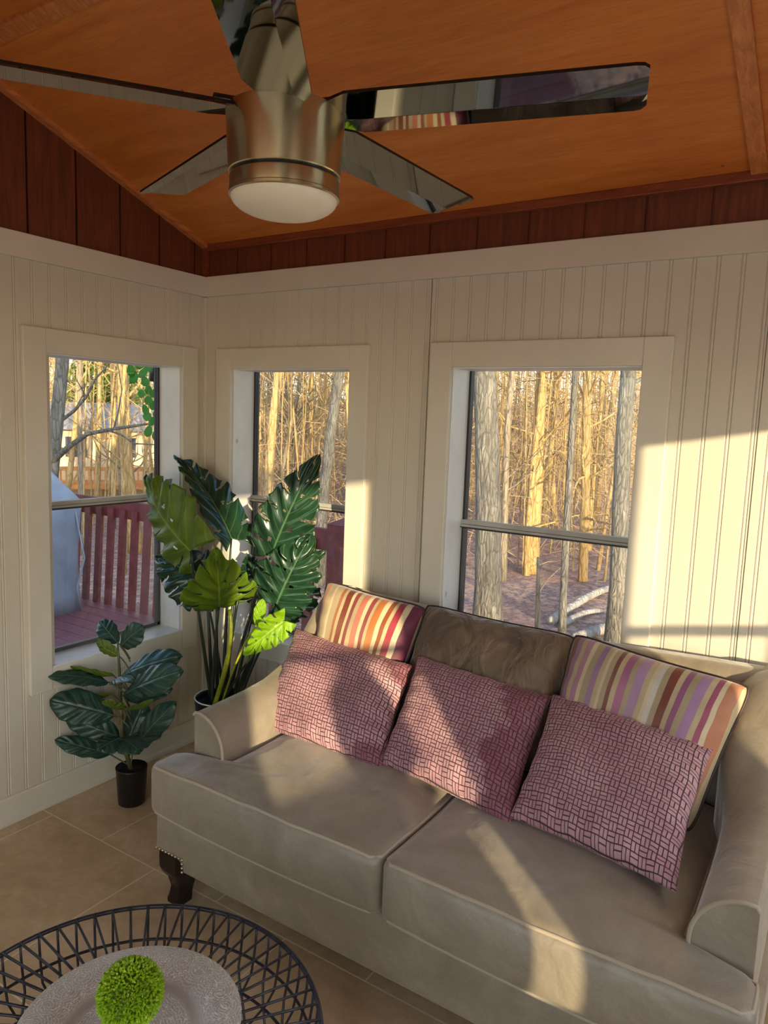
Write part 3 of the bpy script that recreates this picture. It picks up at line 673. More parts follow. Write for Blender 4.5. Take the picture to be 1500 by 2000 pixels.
def blade(k):
    a = PH + k*2*PI/5; er = Vector((math.cos(a), math.sin(a), 0)); et = Vector((-math.sin(a), math.cos(a), 0))
    W_ = .124; be = .125; bmm = BM()
    def P(r, s, up):   # s from -1 (near the et side, low) to 1
        off = -s*W_/2
        z = W_/2 * s * math.sin(be)
        if s < -.42: z -= (-.42 - s) * W_/2 * .16
        return FC + er*r + et*off*math.cos(be) + Vector((0, 0, z + up))
    rs = [.088, .10, .14, .2, .3, .4, .5, .58, .62, .64, .652, .66]
    ss = [-1, -.96, -.7, -.43, -.41, -.1, .25, .6, .96, 1]
    def wlim(r):
        if r > .64: t = (r-.64)/.02; return 1 - (1 - math.sqrt(max(0, 1 - t*t*.98))) * .22
        if r < .14: return lerp(.62, 1, (r-.088)/.052)
        return 1
    lay = {}
    for u, up in enumerate((0, .0055)):
        for i, r in enumerate(rs):
            for j, s in enumerate(ss): lay[u, i, j] = bmm.verts.new(P(r, s*wlim(r), up))
    for u in (0, 1):
        for i in range(len(rs)-1):
            for j in range(len(ss)-1):
                f = bmm.faces.new((lay[u,i,j], lay[u,i+1,j], lay[u,i+1,j+1], lay[u,i,j+1])); f.material_index = u
    I, J = len(rs)-1, len(ss)-1
    for i in range(I):
        for j in (0, J): f = bmm.faces.new((lay[0,i,j], lay[0,i+1,j], lay[1,i+1,j], lay[1,i,j])); f.material_index = 1
    for j in range(J):
        for i in (0, I): f = bmm.faces.new((lay[0,i,j], lay[0,i,j+1], lay[1,i,j+1], lay[1,i,j])); f.material_index = 1
    bmesh.ops.recalc_face_normals(bmm, faces=bmm.faces)
    o = obj('blade', bmm, [M['blade'], M['bladetop']], fan, smooth=False)
    bmm = BM(); pts = [FC + er*.075 + Vector((0,0,.012)), FC + er*.10 + Vector((0,0,.010)), FC + er*.135 + Vector((0,0,.008))]
    rbox(bmm, (-.03, -.028, .0), (.03, .028, .012), .004, 3, 2, lambda p: tuple(FC + er*(.11 + p.x) + et*p.y + Vector((0, 0, p.z + .006 - p.y*.12)))); obj('blade_bracket', bmm, M['bladetop'], o)
for k in range(5): blade(k)

# ================================================================ ADDED TABLE AND VASE (out of view, put in to block the low sun)
con = thing('added_console', 'narrow dark wood console table added out of view under the side window to block low sun', 'table', (3.22, -2.42, 0))
bm = BM(); box(bm, (3.08, -2.83, .795), (3.37, -2.02, .822), .003); obj('table_top', bm, M['blackwood'], con, False)
bm = BM(); box(bm, (3.10, -2.81, .08), (3.35, -2.035, .795), .002); o = obj('drawer_case', bm, M['blackwood'], con, False)  # closed case keeps the sun from passing under the top
for y_ in (-2.62, -2.23):
    bm = BM(); lathe(bm, (0, 0, 0), [(.004, 0), (.006, .010), (.013, .016), (.012, .024), (0, .028)], 16); bmesh.ops.rotate(bm, cent=(0,0,0), matrix=Matrix.Rotation(-PI/2, 3, 'Y'), verts=bm.verts); bmesh.ops.translate(bm, vec=(3.10, y_, .70), verts=bm.verts); obj('knob', bm, M['nickel'], o)
for x_ in (3.10, 3.32):
    for y_ in (-2.81, -2.065): bm = BM(); box(bm, (x_, y_, 0), (x_+.03, y_+.03, .079), .002); obj('leg', bm, M['blackwood'], con, False)
bm = BM(); lathe(bm, (3.265, -2.115, .822), [(.055, 0), (.07, .01), (.098, .08), (.100, .13), (.09, .20), (.055, .255), (.045, .28), (.058, .31), (.054, .31), (.042, .28), (0, .27)], 48); tag(obj('added_vase', bm, M['whiteceramic'], None, origin=(3.265, -2.115, .822)), 'white rounded vessel added on the console, out of view, to shade the sofa', 'added_vase')  # rounded body put in to shade a band on the sofa

# ================================================================ LEAVES
def leaf(B, T, wd, nrm, mats, parent, shape='fig', bow=.06, cup=.15, seed=0, notch=0, side=0, n=44, th=.0012, name='leaf', cutd=.50, fold=0, sidecurl=0):
    """B base, T tip, nrm = way the top face looks; shape fig or split"""
    B = Vector(B); T = Vector(T); L = (T-B).length; t_ = (T-B).normalized(); N = Vector(nrm).normalized(); N = (N - t_*N.dot(t_)).normalized(); S = t_.cross(N).normalized()
    r = random.Random(seed); bm = BM(); uvl = bm.loops.layers.uv.new('UVMap'); m = 16 if shape == 'split' else 10
    def wprof(t):
        if shape == 'fig': return (math.sin(PI * t**.78))**.62 * (.62 + .5*t) * (1 - .10*math.exp(-((t-.36)/.09)**2))
        return (math.sin(PI * (.04 + .96*t)**.55))**.75 * (1.0 - .12*t)
    nl = 5; cuts = [(k + .6 + r.uniform(-.1, .1)) / (nl + .6) for k in range(nl)]
    ph = r.uniform(0, 6)
    V = {}; UV = {}
    for i in range(n+1):
        t = i/n
        for j in range(-m, m+1):
            v = j/m; w_ = wprof(t) * wd/2
            edge = 1 + (.05*math.sin(t*23 + ph + (2 if v > 0 else 0)) * abs(v) if shape == 'fig' else .04*math.sin(t*50+ph)*abs(v))
            sweep = (.16 if shape == 'split' else .05) * abs(v)**1.3 * L * (.35 + .65*t) * (1 if t > .02 else 0)
            if shape == 'split' and t < .2: sweep -= .16 * L * (1 - t/.2) * abs(v)
            z = -cup * wd/2 * abs(v)**1.6 + (.028*wd*math.sin(t*17 + ph + (1 if v > 0 else 0)*2) * abs(v)**1.5)
            z += (.034 if shape == 'split' else .02)*wd*math.sin((t*nl*1.05 - abs(v)*.9)*2*PI + ph) * min(1, abs(v)*2)
            z += -bow * L * (4*(t-.5)**2 - 1) * -1 * -1 if False else bow * L * (1 - 4*(t-.5)**2)
            z += fold * abs(v) * w_ + sidecurl * v * w_
            p = B + t_*(t*L + sweep*.9) + S*(v*w_*edge) + N*z
            V[i, j] = bm.verts.new(p); UV[V[i, j]] = (.5 + v/2, t)
    holes = [(c + .045, r.choice((-1, 1)) * r.uniform(.16, .30), r.uniform(.014, .024), r.uniform(.05, .09)) for c in cuts for q in range(1)]
    for i in range(n):
        for j in range(-m, m):
            t = (i+.5)/n; v = (j+.5)/m
            if shape == 'split':
                skip = False
                for c in cuts:
                    cc = c + (.01 if v > 0 else -.01); dcut = cutd + .12*math.sin(c*37 + seed + (3 if v > 0 else 0))
                    if abs(v) > dcut and abs(t - cc - 0*abs(v)) < .003 + .014 * (abs(v) - dcut) / (1-dcut) * 1.2: skip = True
                for (c, hv, rt_, rv) in holes:
                    if ((t-c)/rt_)**2 + ((v-hv)/rv)**2 < 1: skip = True
                if skip: continue
            f = bm.faces.new((V[i,j], V[i+1,j], V[i+1,j+1], V[i,j+1]))
            for lp in f.loops: lp[uvl].uv = UV[lp.vert]
    loose = [v for v in bm.verts if not v.link_faces]; bmesh.ops.delete(bm, geom=loose, context='VERTS')
    # orient so that the face normals follow N
    bm.normal_update()
    if sum((f.normal.dot(N) for f in bm.faces)) < 0: bmesh.ops.reverse_faces(bm, faces=bm.faces)
    o = obj(name, bm, list(mats), parent)
    md = o.modifiers.new('thickness', 'SOLIDIFY'); md.thickness = th; md.offset = -1; md.material_offset = 1; md.use_rim = True; md.material_offset_rim = 1
    return o
def bez(p0, p1, p2, n=10):
    p0, p1, p2 = Vector(p0), Vector(p1), Vector(p2)
    return [p0*(1-t)**2 + p1*2*t*(1-t) + p2*t*t for t in [i/n for i in range(n+1)]]

# ---- small fiddle leaf fig in a black pot
FX, FY = .244, -.610
fig = thing('fiddle_leaf_fig', 'small artificial fiddle-leaf fig with dark green leaves in a black pot on the floor', 'potted plant', (FX, FY, 0))
bm = BM(); lathe(bm, (FX, FY, 0), [(.048, 0), (.052, .004), (.060, .145), (.061, .150), (.058, .150), (.056, .135), (.0, .135)], 40, True, False); obj('pot', bm, M['black'], fig)
bm = BM(); lathe(bm, (FX, FY, 0), [(.055, .134), (.03, .138), (.0, .140)], 24, False, False); obj('soil', bm, M['soil'], fig)
yf = FY
bm = BM(); tube(bm, [(FX, yf, .13), (0.192,-0.610,0.235), (0.181,-0.610,0.381), (0.176,-0.610,0.486), (0.171,-0.610,0.568), (0.165,-0.610,0.640)], [.010, .0085, .0075, .0065, .005, .003], 10); obj('stem', bm, M['stembrown'], fig)
TO = (.63, -.72, .25)
FG = (M['figdark'], M['figback']); FB = (M['figback'], M['figdark'])
figs = [ # base, tip, width, normal, mats
 ((0.162,-0.610,0.640), (0.038,-0.600,0.702), .095, (.6,-.7,.4), FG),
 ((0.178,-0.610,0.628), (0.297,-0.600,0.723), .110, (.35,-.85,.2), FG),
 ((0.174,-0.610,0.586), (0.106,-0.660,0.647), .070, (.6,-.8,-.2), FB),
 ((0.163,-0.600,0.497), (0.409,-0.520,0.612), .150, (.35,-.55,.75), FG),
 ((0.207,-0.620,0.437), (0.502,-0.600,0.593), .150, (.3,-.8,.55), FG),
 ((0.190,-0.600,0.418), (0.363,-0.520,0.471), .100, (.3,-.7,.6), FG),
 ((0.133,-0.630,0.477), (0.030,-0.809,0.530), .095, (.25,-.45,.85), FG),
 ((0.125,-0.600,0.492), (0.030,-0.722,0.538), .060, (.3,-.75,-.4), FB),
 ((0.206,-0.680,0.504), (0.390,-0.720,0.574), .060, (.2,-.4,.9), FG),
 ((0.182,-0.640,0.353), (0.030,-0.807,0.431), .165, (.3,-.75,.6), FG),
 ((0.117,-0.600,0.414), (0.030,-0.757,0.420), .045, (.2,-.9,-.2), FB),
 ((0.226,-0.640,0.389), (0.280,-0.740,0.467), .10, (.2,-.3,-.9), FB),
 ((0.232,-0.640,0.395), (0.472,-0.700,0.506), .05, (.2,-.5,-.8), FB),
 ((0.160,-0.600,0.244), (0.030,-0.748,0.354), .130, (.35,-.85,.3), FG),
 ((0.222,-0.580,0.206), (0.404,-0.540,0.423), .125, (.2,-.95,.2), FG),
 ((0.152,-0.560,0.192), (0.162,-0.480,0.348), .120, (.4,-.9,.1), FG),
 ((0.128,-0.620,0.168), (0.030,-0.789,0.263), .090, (.3,-.75,.6), FG),
 ((0.251,-0.660,0.290), (0.256,-0.760,0.283), .12, (.3,-.4,.85), FG),
 ((0.238,-0.660,0.278), (0.472,-0.760,0.336), .12, (.3,-.4,.85), FG),
]
for i, (b_, t_, wd, nn, mt) in enumerate(figs):
    o = leaf(b_, t_, wd, nn, mt, fig, 'fig', bow=.06, cup=.16, seed=i, n=26)
    bm = BM(); zz = b_[2] - .02; stm = (FX - .004, yf, max(.15, zz - .03)); tube(bm, bez(stm, ((stm[0]+b_[0])/2, (stm[1]+b_[1])/2, zz + .01), b_, 6), .0028, 6); obj('petiole', bm, M['stembrown'], o)

# ---- tall split-leaf plant in the corner
MX, MY = .42, -.30
mon = thing('split_leaf_plant', 'tall artificial split-leaf monstera in a dark pot in the corner beside the sofa', 'potted plant', (MX, MY, 0))
bm = BM(); lathe(bm, (MX, MY, 0), [(.085, 0), (.09, .01), (.105, .36), (.108, .385), (.104, .385), (.100, .37), (.10, .345), (0, .345)], 48, True, False); obj('pot', bm, M['black'], mon)
bm = BM(); tube(bm, [(MX + .106*math.cos(2*PI*k/48), MY + .106*math.sin(2*PI*k/48), .386) for k in range(48)], .003, 6, closed=True); obj('pot_rim', bm, M['whiteceramic'], mon)
bm = BM(); lathe(bm, (MX, MY, 0), [(.099, .345), (.05, .35), (0, .352)], 24, False, False); obj('soil', bm, M['soil'], mon)
MG = (M['leafdark'], M['leafolive']); MO = (M['leafolive'], M['leafdark']); ML = (M['leaflime'], M['leaflime'])
mons = [ # base px, tip px, width, normal, mats, stem foot offset, shape, fold
 ((0.366,-0.420,1.008), (0.040,-0.360,1.247), .36, (.45,-.75,-.45), MO, (-.03,-.02), 'split', {}),
 ((0.391,-0.220,1.037), (0.040,-0.176,1.328), .22, (.80,-.15,.55), MG, (-.01,.02), 'split', {'fold': .5}),
 ((0.351,-0.260,0.824), (0.040,-0.290,0.913), .28, (.4,-.7,.6), MG, (-.04,.02), 'split', {}),
 ((0.445,-0.340,0.778), (0.696,-0.600,1.034), .30, (.72,-.68,.3), MO, (-.01,-.04), 'split', {}),
 ((0.611,-0.220,0.996), (0.787,-0.200,1.356), .255, (.5,-.8,.35), MG, (.03,.0), 'split', {}),
 ((0.660,-0.240,0.807), (0.771,-0.200,1.059), .30, (.45,-.8,.35), MG, (.05,.02), 'split', {}),
 ((0.594,-0.140,0.842), (0.755,-0.100,0.999), .15, (.5,-.6,.6), MG, (.05,.05), 'split', {}),
 ((0.455,-0.120,0.794), (0.378,-0.100,0.936), .17, (.5,-.7,.4), MG, (.02,.05), 'split', {}),
 ((0.623,-0.180,0.736), (0.718,-0.140,0.861), .15, (.4,-.8,.4), MG, (.06,.03), 'split', {}),
 ((0.174,-0.160,0.779), (0.040,-0.181,0.813), .16, (.5,-.6,.6), MG, (-.03,.05), 'split', {}),
 ((0.805,-0.360,0.792), (0.697,-0.440,0.672), .12, (.5,-.75,.4), ML, (.03,-.04), 'split', {}),
 ((0.663,-0.360,0.746), (0.695,-0.360,0.852), .055, (.6,-.7,.2), ML, (.03,-.03), 'fig', {}),
]
for i, (b_, t_, wd, nn, mt, ft, shp, kw) in enumerate(mons):
    o = leaf(b_, t_, wd, nn, mt, mon, shp, bow=.07, cup=.16, seed=20+i, n=84 if shp == 'split' else 26, **kw)
    f0 = Vector((MX + ft[0], MY + ft[1], .345)); b_ = Vector(b_); mid = f0.lerp(b_, .55) + Vector((-(b_.x-f0.x)*.12, -.01, .02))
    bm = BM(); r0 = .0085 if i not in (10, 11) else .005; tube(bm, bez(f0, mid, b_, 12), [lerp(r0, .004, k/12) for k in range(13)], 8); obj('leaf_stalk', bm, M['stemlime'] if i in (11,) else M['stemdark'], mon)
bm = BM(); tube(bm, bez((MX+.005, MY-.05, .345), (0.581,-0.380,0.658), (0.521,-0.360,0.786), 10), [.010]*5+[.008]*6, 8); obj('leaf_stalk', bm, M['stemlime'], mon, label='yellow-green stalk')
for dx, dy, tx, ty in ((-.05, 0, -.06, .02), (.0, .03, -.02, .06), (.04, -.03, .08, .0)):
    bm = BM(); tube(bm, bez((MX+dx, MY+dy, .345), (MX+dx+tx*.4, MY+dy+ty*.4, .6), (MX+dx+tx, MY+dy+ty, .84), 8), [lerp(.009, .005, k/8) for k in range(9)], 8); obj('leaf_stalk', bm, M['stemdark'], mon)

# ================================================================ WIRE TABLE WITH PLATE AND TOPIARY
TX, TY, TZ, TR_ = 1.523, -1.652, .42, .369
tab = thing('wire_table', 'round dark metal wire basket table in front of the sofa', 'table', (TX, TY, 0))
def ring(r, z, rad): 
    bm = BM(); tube(bm, [(TX + r*math.cos(2*PI*k/96), TY + r*math.sin(2*PI*k/96), z) for k in range(96)], rad, 8, closed=True); return bm
obj('rim', ring(TR_, TZ, .0050), M['iron'], tab)
def prof(z):   # radius of the basket side
    t = (TZ - z) / TZ; return lerp(TR_, .20, t**1.7)
for z in (.345, .27, .15): obj('hoop', ring(prof(z), z, .0032), M['iron'], tab)
obj('foot_ring', ring(prof(.006), .006, .005), M['iron'], tab)
obj('inner_ring', ring(.12, TZ - .002, .004), M['iron'], tab)
NS = 60
for k in range(NS):
    a = 2*PI*k/NS; b = a - .10
    bm = BM(); tube(bm, [(TX + TR_*math.cos(a), TY + TR_*math.sin(a), TZ + .003), (TX + .12*math.cos(b - .06), TY + .12*math.sin(b - .06), TZ)], .0028, 6); obj('top_wire', bm, M['iron'], tab)
bm = BM()
for k in range(NS):
    a = 2*PI*(k)/NS
    for tw in ((0,) if k % 2 else (0,)):
        pts = []
        for q in range(13):
            z = TZ - q/12*(TZ-.006); t = max(0, (.30 - z)/.30); da = t*.55*(1 if k % 2 else -1)
            pts.append((TX + prof(z)*math.cos(a + da), TY + prof(z)*math.sin(a + da), z))
        bm2 = BM(); tube(bm2, pts, .0028, 6)
        if k < 40: obj('side_wire', bm2, M['iron'], tab)
        else:
            me = bpy.data.meshes.new('t'); bm2.to_mesh(me); bm2.free(); bm.from_mesh(me); bpy.data.meshes.remove(me)
o = obj('side_wires', bm, M['iron'], tab); o['kind'] = 'stuff'
PX_, PY_ = 1.537, -1.635
pz = TZ + .0045
bm = BM(); lathe(bm, (PX_, PY_, pz), [(0, .000), (.112, .000), (.125, .003), (.134, .012), (.150, .016), (.196, .021), (.2, .020), (.2, .0225), (.197, .0245), (.150, .0195), (.134, .0155), (.124, .0065), (.112, .0035), (.09, .003), (.06, .0032), (0, .0032)], 96, False, False)
o = obj('silver_plate', bm, M['silver'], None, origin=(PX_, PY_, pz)); tag(o, 'round engraved silver charger plate lying on the wire table', 'plate')
top_ = thing('topiary_ball', 'small bright green boxwood ball in a white pot on the silver plate', 'artificial plant', (PX_ + .006, PY_, pz + .0035))
bm = BM(); lathe(bm, (PX_+.006, PY_, pz + .0036), [(.026, 0), (.028, .003), (.036, .050), (.033, .050), (.031, .044), (0, .044)], 32, True, False); obj('pot', bm, M['whiteceramic'], top_)
bc = Vector((PX_ + .004, PY_, pz + .086))
bm = BM(); bmesh.ops.create_icosphere(bm, subdivisions=3, radius=.049, matrix=Matrix.Translation(bc)); core = obj('foliage_core', bm, M['evergreen'], top_)
bm = BM(); uvl = bm.loops.layers.uv.new('UVMap'); r_ = random.Random(3)
for k in range(2600):
    zz = 1 - 2*(k+.5)/2600; aa = k*2.39996; rr = math.sqrt(1-zz*zz); dirv = Vector((rr*math.cos(aa), rr*math.sin(aa), zz)); dirv = (dirv + Vector([r_.gauss(0,.14) for _ in range(3)])).normalized()
    p0 = bc + dirv*.046; ln = r_.uniform(.010, .0155); s1 = dirv.orthogonal().normalized(); s1 = Matrix.Rotation(r_.uniform(0, 6.3), 3, dirv) @ s1; s2 = dirv.cross(s1)
    w_ = .0030
    q = [bm.verts.new(p0), bm.verts.new(p0 + dirv*ln*.7 + s1*w_), bm.verts.new(p0 + dirv*ln + s2*w_*.5), bm.verts.new(p0 + dirv*ln*.7 - s1*w_), bm.verts.new(p0 + dirv*ln*.7 + s2*w_*1.1)]
    for idx in ((0,1,4),(1,2,4),(2,3,4),(3,0,4),(0,3,1),(1,3,2)):
        f = bm.faces.new([q[i] for i in idx])
        for lp in f.loops: lp[uvl].uv = (.25 + .5*((k*7919) % 97)/97, ((k*104729) % 89)/89)
o = obj('foliage', bm, M['box1'], top_, smooth=False); o['kind'] = 'stuff'

# ================================================================ OUTSIDE
GZ = -1.2
def gz(x, y):
    base = GZ + .10*noise.noise(Vector((x*.25, y*.25, 0))) + .03*noise.noise(Vector((x*1.2, y*1.2, 4)))
    d = math.hypot(x-2.5, y+2.4); return base - .010*max(0, d-14)*0
bm = BM(); g = {}
NX, NY = 110, 110
for i in range(NX+1):
    for j in range(NY+1):
        x = -75 + 125*(i/NX); y = -38 + 128*(j/NY); g[i,j] = bm.verts.new((x, y, gz(x, y)))
for i in range(NX):
    for j in range(NY): bm.faces.new((g[i,j], g[i+1,j], g[i+1,j+1], g[i,j+1]))
struct('ground', bm, M['litter'], smooth=True)
# far wooded slope
bm = BM(); rows = []
for q in range(11):
    R0 = 62 + q*4
    rows.append([bm.verts.new((2.5 + R0*math.cos(math.radians(a)), -2.4 + R0*math.sin(math.radians(a)), GZ - .4 + (q/10)**1.3*5.6 + (1.0*noise.noise(Vector((a*.21, q*.4, 1))) + .6*noise.noise(Vector((a*1.3, q, 2))))*(1 if q else 0))) for a in range(70, 176, 1)])
for a, b in zip(rows, rows[1:]):
    for k in range(len(a)-1): bm.faces.new((a[k], a[k+1], b[k+1], b[k]))
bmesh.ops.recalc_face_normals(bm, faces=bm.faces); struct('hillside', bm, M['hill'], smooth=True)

# deck, railing, covered grill
bm = BM(); bw = .14; y = -2.6; yy = []
while y < 1.66: yy.append(y); y += bw
for k, y in enumerate(yy): box(bm, (-4.6, y + .003, -.188), (-.18 if y < .2 else 1.0, y + bw - .003, -.15))
for x in (-4.5, -3.2, -1.9, -.6, .8): box(bm, (x-.02, -2.6 if x < 0 else .25, -.36), (x+.02, 1.66, -.189))
struct('deck', bm, M['deck'])
rail = thing('deck_railing', 'burgundy wooden railing with wide flat balusters along the edge of the deck', 'railing', (-1.9, 1.62, -.15))
def rb(name, a, b, mt=None): 
    bm = BM(); box(bm, a, b, .004); return obj(name, bm, mt or M['rail'], rail, False)
rb('top_rail', (-4.6, 1.66, .62), (-.48, 1.70, .775)) 
rb('post', (-.49, 1.60, -.40), (-.33, 1.76, .82))
bm = BM(); c = (-.41, 1.68)
v = [bm.verts.new(p) for p in ((c[0]-.085, c[1]-.085, .82), (c[0]+.085, c[1]-.085, .82), (c[0]+.085, c[1]+.085, .82), (c[0]-.085, c[1]+.085, .82), (c[0], c[1], .86))]
for q in ((3,2,1,0),(0,1,4),(1,2,4),(2,3,4),(3,0,4)): bm.faces.new([v[i] for i in q])
obj('post_cap', bm, M['rail'], rail, False)
x = -.66
while x > -4.5:
    bm = BM()
    A = [bm.verts.new((x+dx, 1.585+dy, -.15)) for dx, dy in ((-.035,0),(.035,0),(.035,.03),(-.035,.03))]
    B_2 = [bm.verts.new((x+dx, 1.665+dy-.03, .70)) for dx, dy in ((-.035,0),(.035,0),(.035,.03),(-.035,.03))]
    bm.faces.new(A); bm.faces.new(B_2[::-1])
    for i in range(4): bm.faces.new((A[i], B_2[i], B_2[(i+1) % 4], A[(i+1) % 4]))
    bmesh.ops.recalc_face_normals(bm, faces=bm.faces); obj('baluster', bm, M['rail'], rail, False); x -= .158
grill = thing('covered_grill', 'tall grill under a blue-grey cloth cover on the deck outside the left window', 'grill', (-3.15, .95, -.15))
bm = BM(); secs = [(-.15, .29, .44), (.0, .28, .43), (.4, .27, .43), (.74, .29, .47), (.80, .28, .45), (.95, .20, .32), (1.07, .12, .22), (1.10, .06, .15)]
rings = []
for z, hx, hy in secs:
    ring_ = []
    for k in range(40):
        a = 2*PI*k/40; ca, sa = math.cos(a), math.sin(a); e = 2/5
        px = hx*math.copysign(abs(ca)**e, ca); py = hy*math.copysign(abs(sa)**e, sa)
        n_ = 1 + .025*math.sin(a*7 + z*3)*(1 if z < .7 else .4)
        ring_.append(bm.verts.new((-3.15 + px*n_, .95 + py*n_, z)))
    rings.append(ring_)
for a, b in zip(rings, rings[1:]):
    for k in range(40): bm.faces.new((a[k], a[(k+1) % 40], b[(k+1) % 40], b[k]))
bm.faces.new(rings[0][::-1]); bm.faces.new(rings[-1]); obj('cloth_cover', bm, M['cover'], grill)
bm = BM(); tube(bm, [(-2.88, 1.30, .70), (-2.85, 1.36, .3), (-2.87, 1.30, .05), (-2.86, 1.33, -.13)], .007, 6); obj('tie_strap', bm, M['cover'], grill)

# hanging vine beside the left window
vine = thing('hanging_vine', 'bright green leafy vine hanging from a dark hook outside the left window', 'hanging plant', (-1.000,0.513,1.972))
vs_ = [((-1.000,0.542,1.887), (-1.000,0.486,1.750), (-1.000,0.511,1.407)), ((-1.000,0.542,1.887), (-0.950,0.339,1.839), (-0.950,0.363,1.741)), ((-1.000,0.561,1.889), (-1.000,0.610,1.652), (-1.020,0.581,1.388))]
for q, (a, b, c) in enumerate(vs_):
    bm = BM(); tube(bm, bez(a, b, c, 8), .003, 5); obj('stem', bm, M['stemlime'], vine)
r_ = random.Random(11)
M['vineleaf'] = leafmat('vine_leaf', srgb(50,150,50), srgb(90,190,70), srgb(150,210,100), .4, .5)
spots = [(-0.950,0.339,1.776), (-0.950,0.399,1.810), (-0.950,0.363,1.733), (-1.000,0.497,1.806), (-1.000,0.468,1.769), (-1.000,0.479,1.720), (-1.000,0.504,1.671), (-1.000,0.453,1.650), (-1.000,0.542,1.655), (-1.000,0.572,1.680), (-1.000,0.504,1.611), (-1.000,0.481,1.557), (-1.000,0.541,1.583), (-1.000,0.564,1.535), (-1.000,0.496,1.521), (-1.000,0.503,1.431), (-1.000,0.560,1.413), (-1.000,0.534,1.492)]
for p in spots:
    p = Vector(p); d_ = Vector((r_.uniform(-.4,.4), r_.uniform(-.5,.5), -.8)).normalized()*r_.uniform(.05,.075)
    leaf(p - d_*.5, p + d_*.5, r_.uniform(.045,.062), (.7, -.5, r_.uniform(0,.6)), (M['vineleaf'], M['vineleaf']), vine, 'fig', n=8, seed=r_.randint(0,99))
bm = BM(); tube(bm, [(-1.050,0.596,1.953), (-1.050,0.591,1.796), (-1.050,0.583,1.726)], [.02,.03,.032], 10); obj('hook_bracket', bm, M['black'], vine)
hb = Vector((-1.050,0.596,1.947)); bm = BM(); tube(bm, [(-.10, hb.y, hb.z+.10), (-.6, hb.y, hb.z+.16), (-.95, hb.y, hb.z+.08), tuple(hb)], .009, 8); obj('wall_arm', bm, M['black'], vine)

# ---- trees
def trunk_path(b, t, h, wob, r, n=12):
    """from ground point b through point t, up to height h"""
    b = Vector(b); t = Vector(t); d = (t - b) / (t.z - b.z); pts = []
    ph1, ph2 = r.uniform(0, 6), r.uniform(0, 6)
    for i in range(n+1):
        z = (h) * i/n
        pts.append(b + d*z + Vector((math.sin(z*.9 + ph1)-math.sin(ph1), math.sin(z*.8 + ph2)-math.sin(ph2), 0))*wob)
    return pts
def branches(bm, pts, r0, r, nb, zmin, ln=(1.0, 2.6), sub=3, up=.5):
    H = pts[-1].z - pts[0].z
    for k in range(nb):
        t = r.uniform(zmin, .98); f = t*(len(pts)-1); i = min(int(f), len(pts)-2); p = pts[i].lerp(pts[i+1], f-i)
        a = r.uniform(0, 2*PI); L = r.uniform(*ln) * (1.1 - .4*t); d = Vector((math.cos(a), math.sin(a), r.uniform(.1, up+.4))).normalized()
        q = [p]; cur = p.copy(); dd = d.copy()
        for s in range(5):
            dd = (dd + Vector([r.gauss(0, .18) for _ in range(3)]) + Vector((0,0,.06))).normalized(); cur = cur + dd*L/5; q.append(cur.copy())
        rr = r0*(1 - t*.75)*.34
        tube(bm, q, [rr*(1 - s/5.6) for s in range(6)], 4, False)
        for s in range(sub):
            st = r.choice(q[1:5]); e = (dd + Vector([r.gauss(0, .6) for _ in range(3)])).normalized(); l2 = L*r.uniform(.25, .5)
            m2 = st + e*l2*.5 + Vector((r.gauss(0,.04), r.gauss(0,.04), r.gauss(0,.04))); tube(bm, [st, m2, st + e*l2], [rr*.4, rr*.3, rr*.12], 3, False)
def near_tree(name, b, t, dia, label, mat, h=9, wob=.05, nb=14, seed=0, zmin=.15, extra=None, cat='tree', group=None):
    r = random.Random(seed); b = Vector(b); gzz = gz(b.x, b.y); t = Vector(t)
    if abs(t.z - b.z) > .1:
        bb = b + (t-b) * ((gzz - .1 - b.z)/(t.z-b.z))
    else: bb = Vector((b.x, b.y, gzz-.1))
    pts = trunk_path(bb, t, h, wob, r)
    bm = BM(); n = len(pts); tube(bm, pts, [dia/2*(1.35 if i == 0 else 1.0)*(1 - .62*i/(n-1)) + .0 for i in range(n)], 14)
    o = obj(name, bm, mat, None, origin=tuple(bb)); tag(o, label, cat, group)
    bm = BM(); branches(bm, pts, dia/2, r, nb, zmin)
    if extra: extra(bm)
    obj('branches', bm, mat, o); return o
def D(*a): return a
def bigbranch(bm):
    tube(bm, [(-4.170,1.926,1.009), (-3.996,2.008,1.174), (-3.820,2.086,1.302), (-3.630,2.178,1.350), (-3.401,2.311,1.399), (-3.118,2.495,1.461)], [.035,.028,.022,.018,.014,.008], 7)
    tube(bm, [(-3.630,2.178,1.350), (-3.480,2.211,1.316), (-3.324,2.248,1.234), (-3.058,2.412,1.227)], [.012,.009,.008,.005], 5)
    tube(bm, [(-3.596,2.223,1.361), (-3.567,2.262,1.551), (-3.548,2.285,1.750), (-3.576,2.250,2.042)], [.010,.008,.006,.004], 5)
near_tree('oak_tree', (-4.204,1.872,0.591), (-4.115,2.010,2.077), .165, 'leaning grey tree with a long crooked branch, behind the covered grill', M['oak'], 8, .03, 10, 1, .3, bigbranch)
near_tree('oak_tree', (-0.974,5.426,-0.850), (-1.184,5.329,2.166), .33, 'thick rough-barked oak at the left edge of the right-hand window', M['oak'], 11, .03, 10, 2, .35)
near_tree('sapling', (-2.550,9.539,-0.800), (-2.458,9.578,2.500), .13, 'slim leaning tree just right of the thick oak', M['bark'], 9, .08, 14, 3)
near_tree('forest_tree', (-2.480,10.647,-1.143), (-2.381,10.684,2.584), .26, 'sturdy tree with sunlit gold painted into its bark left of centre in the right-hand window', M['barksun'], 11, .05, 12, 4, .3)
near_tree('sapling', (-0.250,6.029,-0.943), (-0.325,6.004,2.213), .092, 'thin straight grey sapling in the middle of the right-hand window', M['oak'], 9, .015, 8, 5, .4)
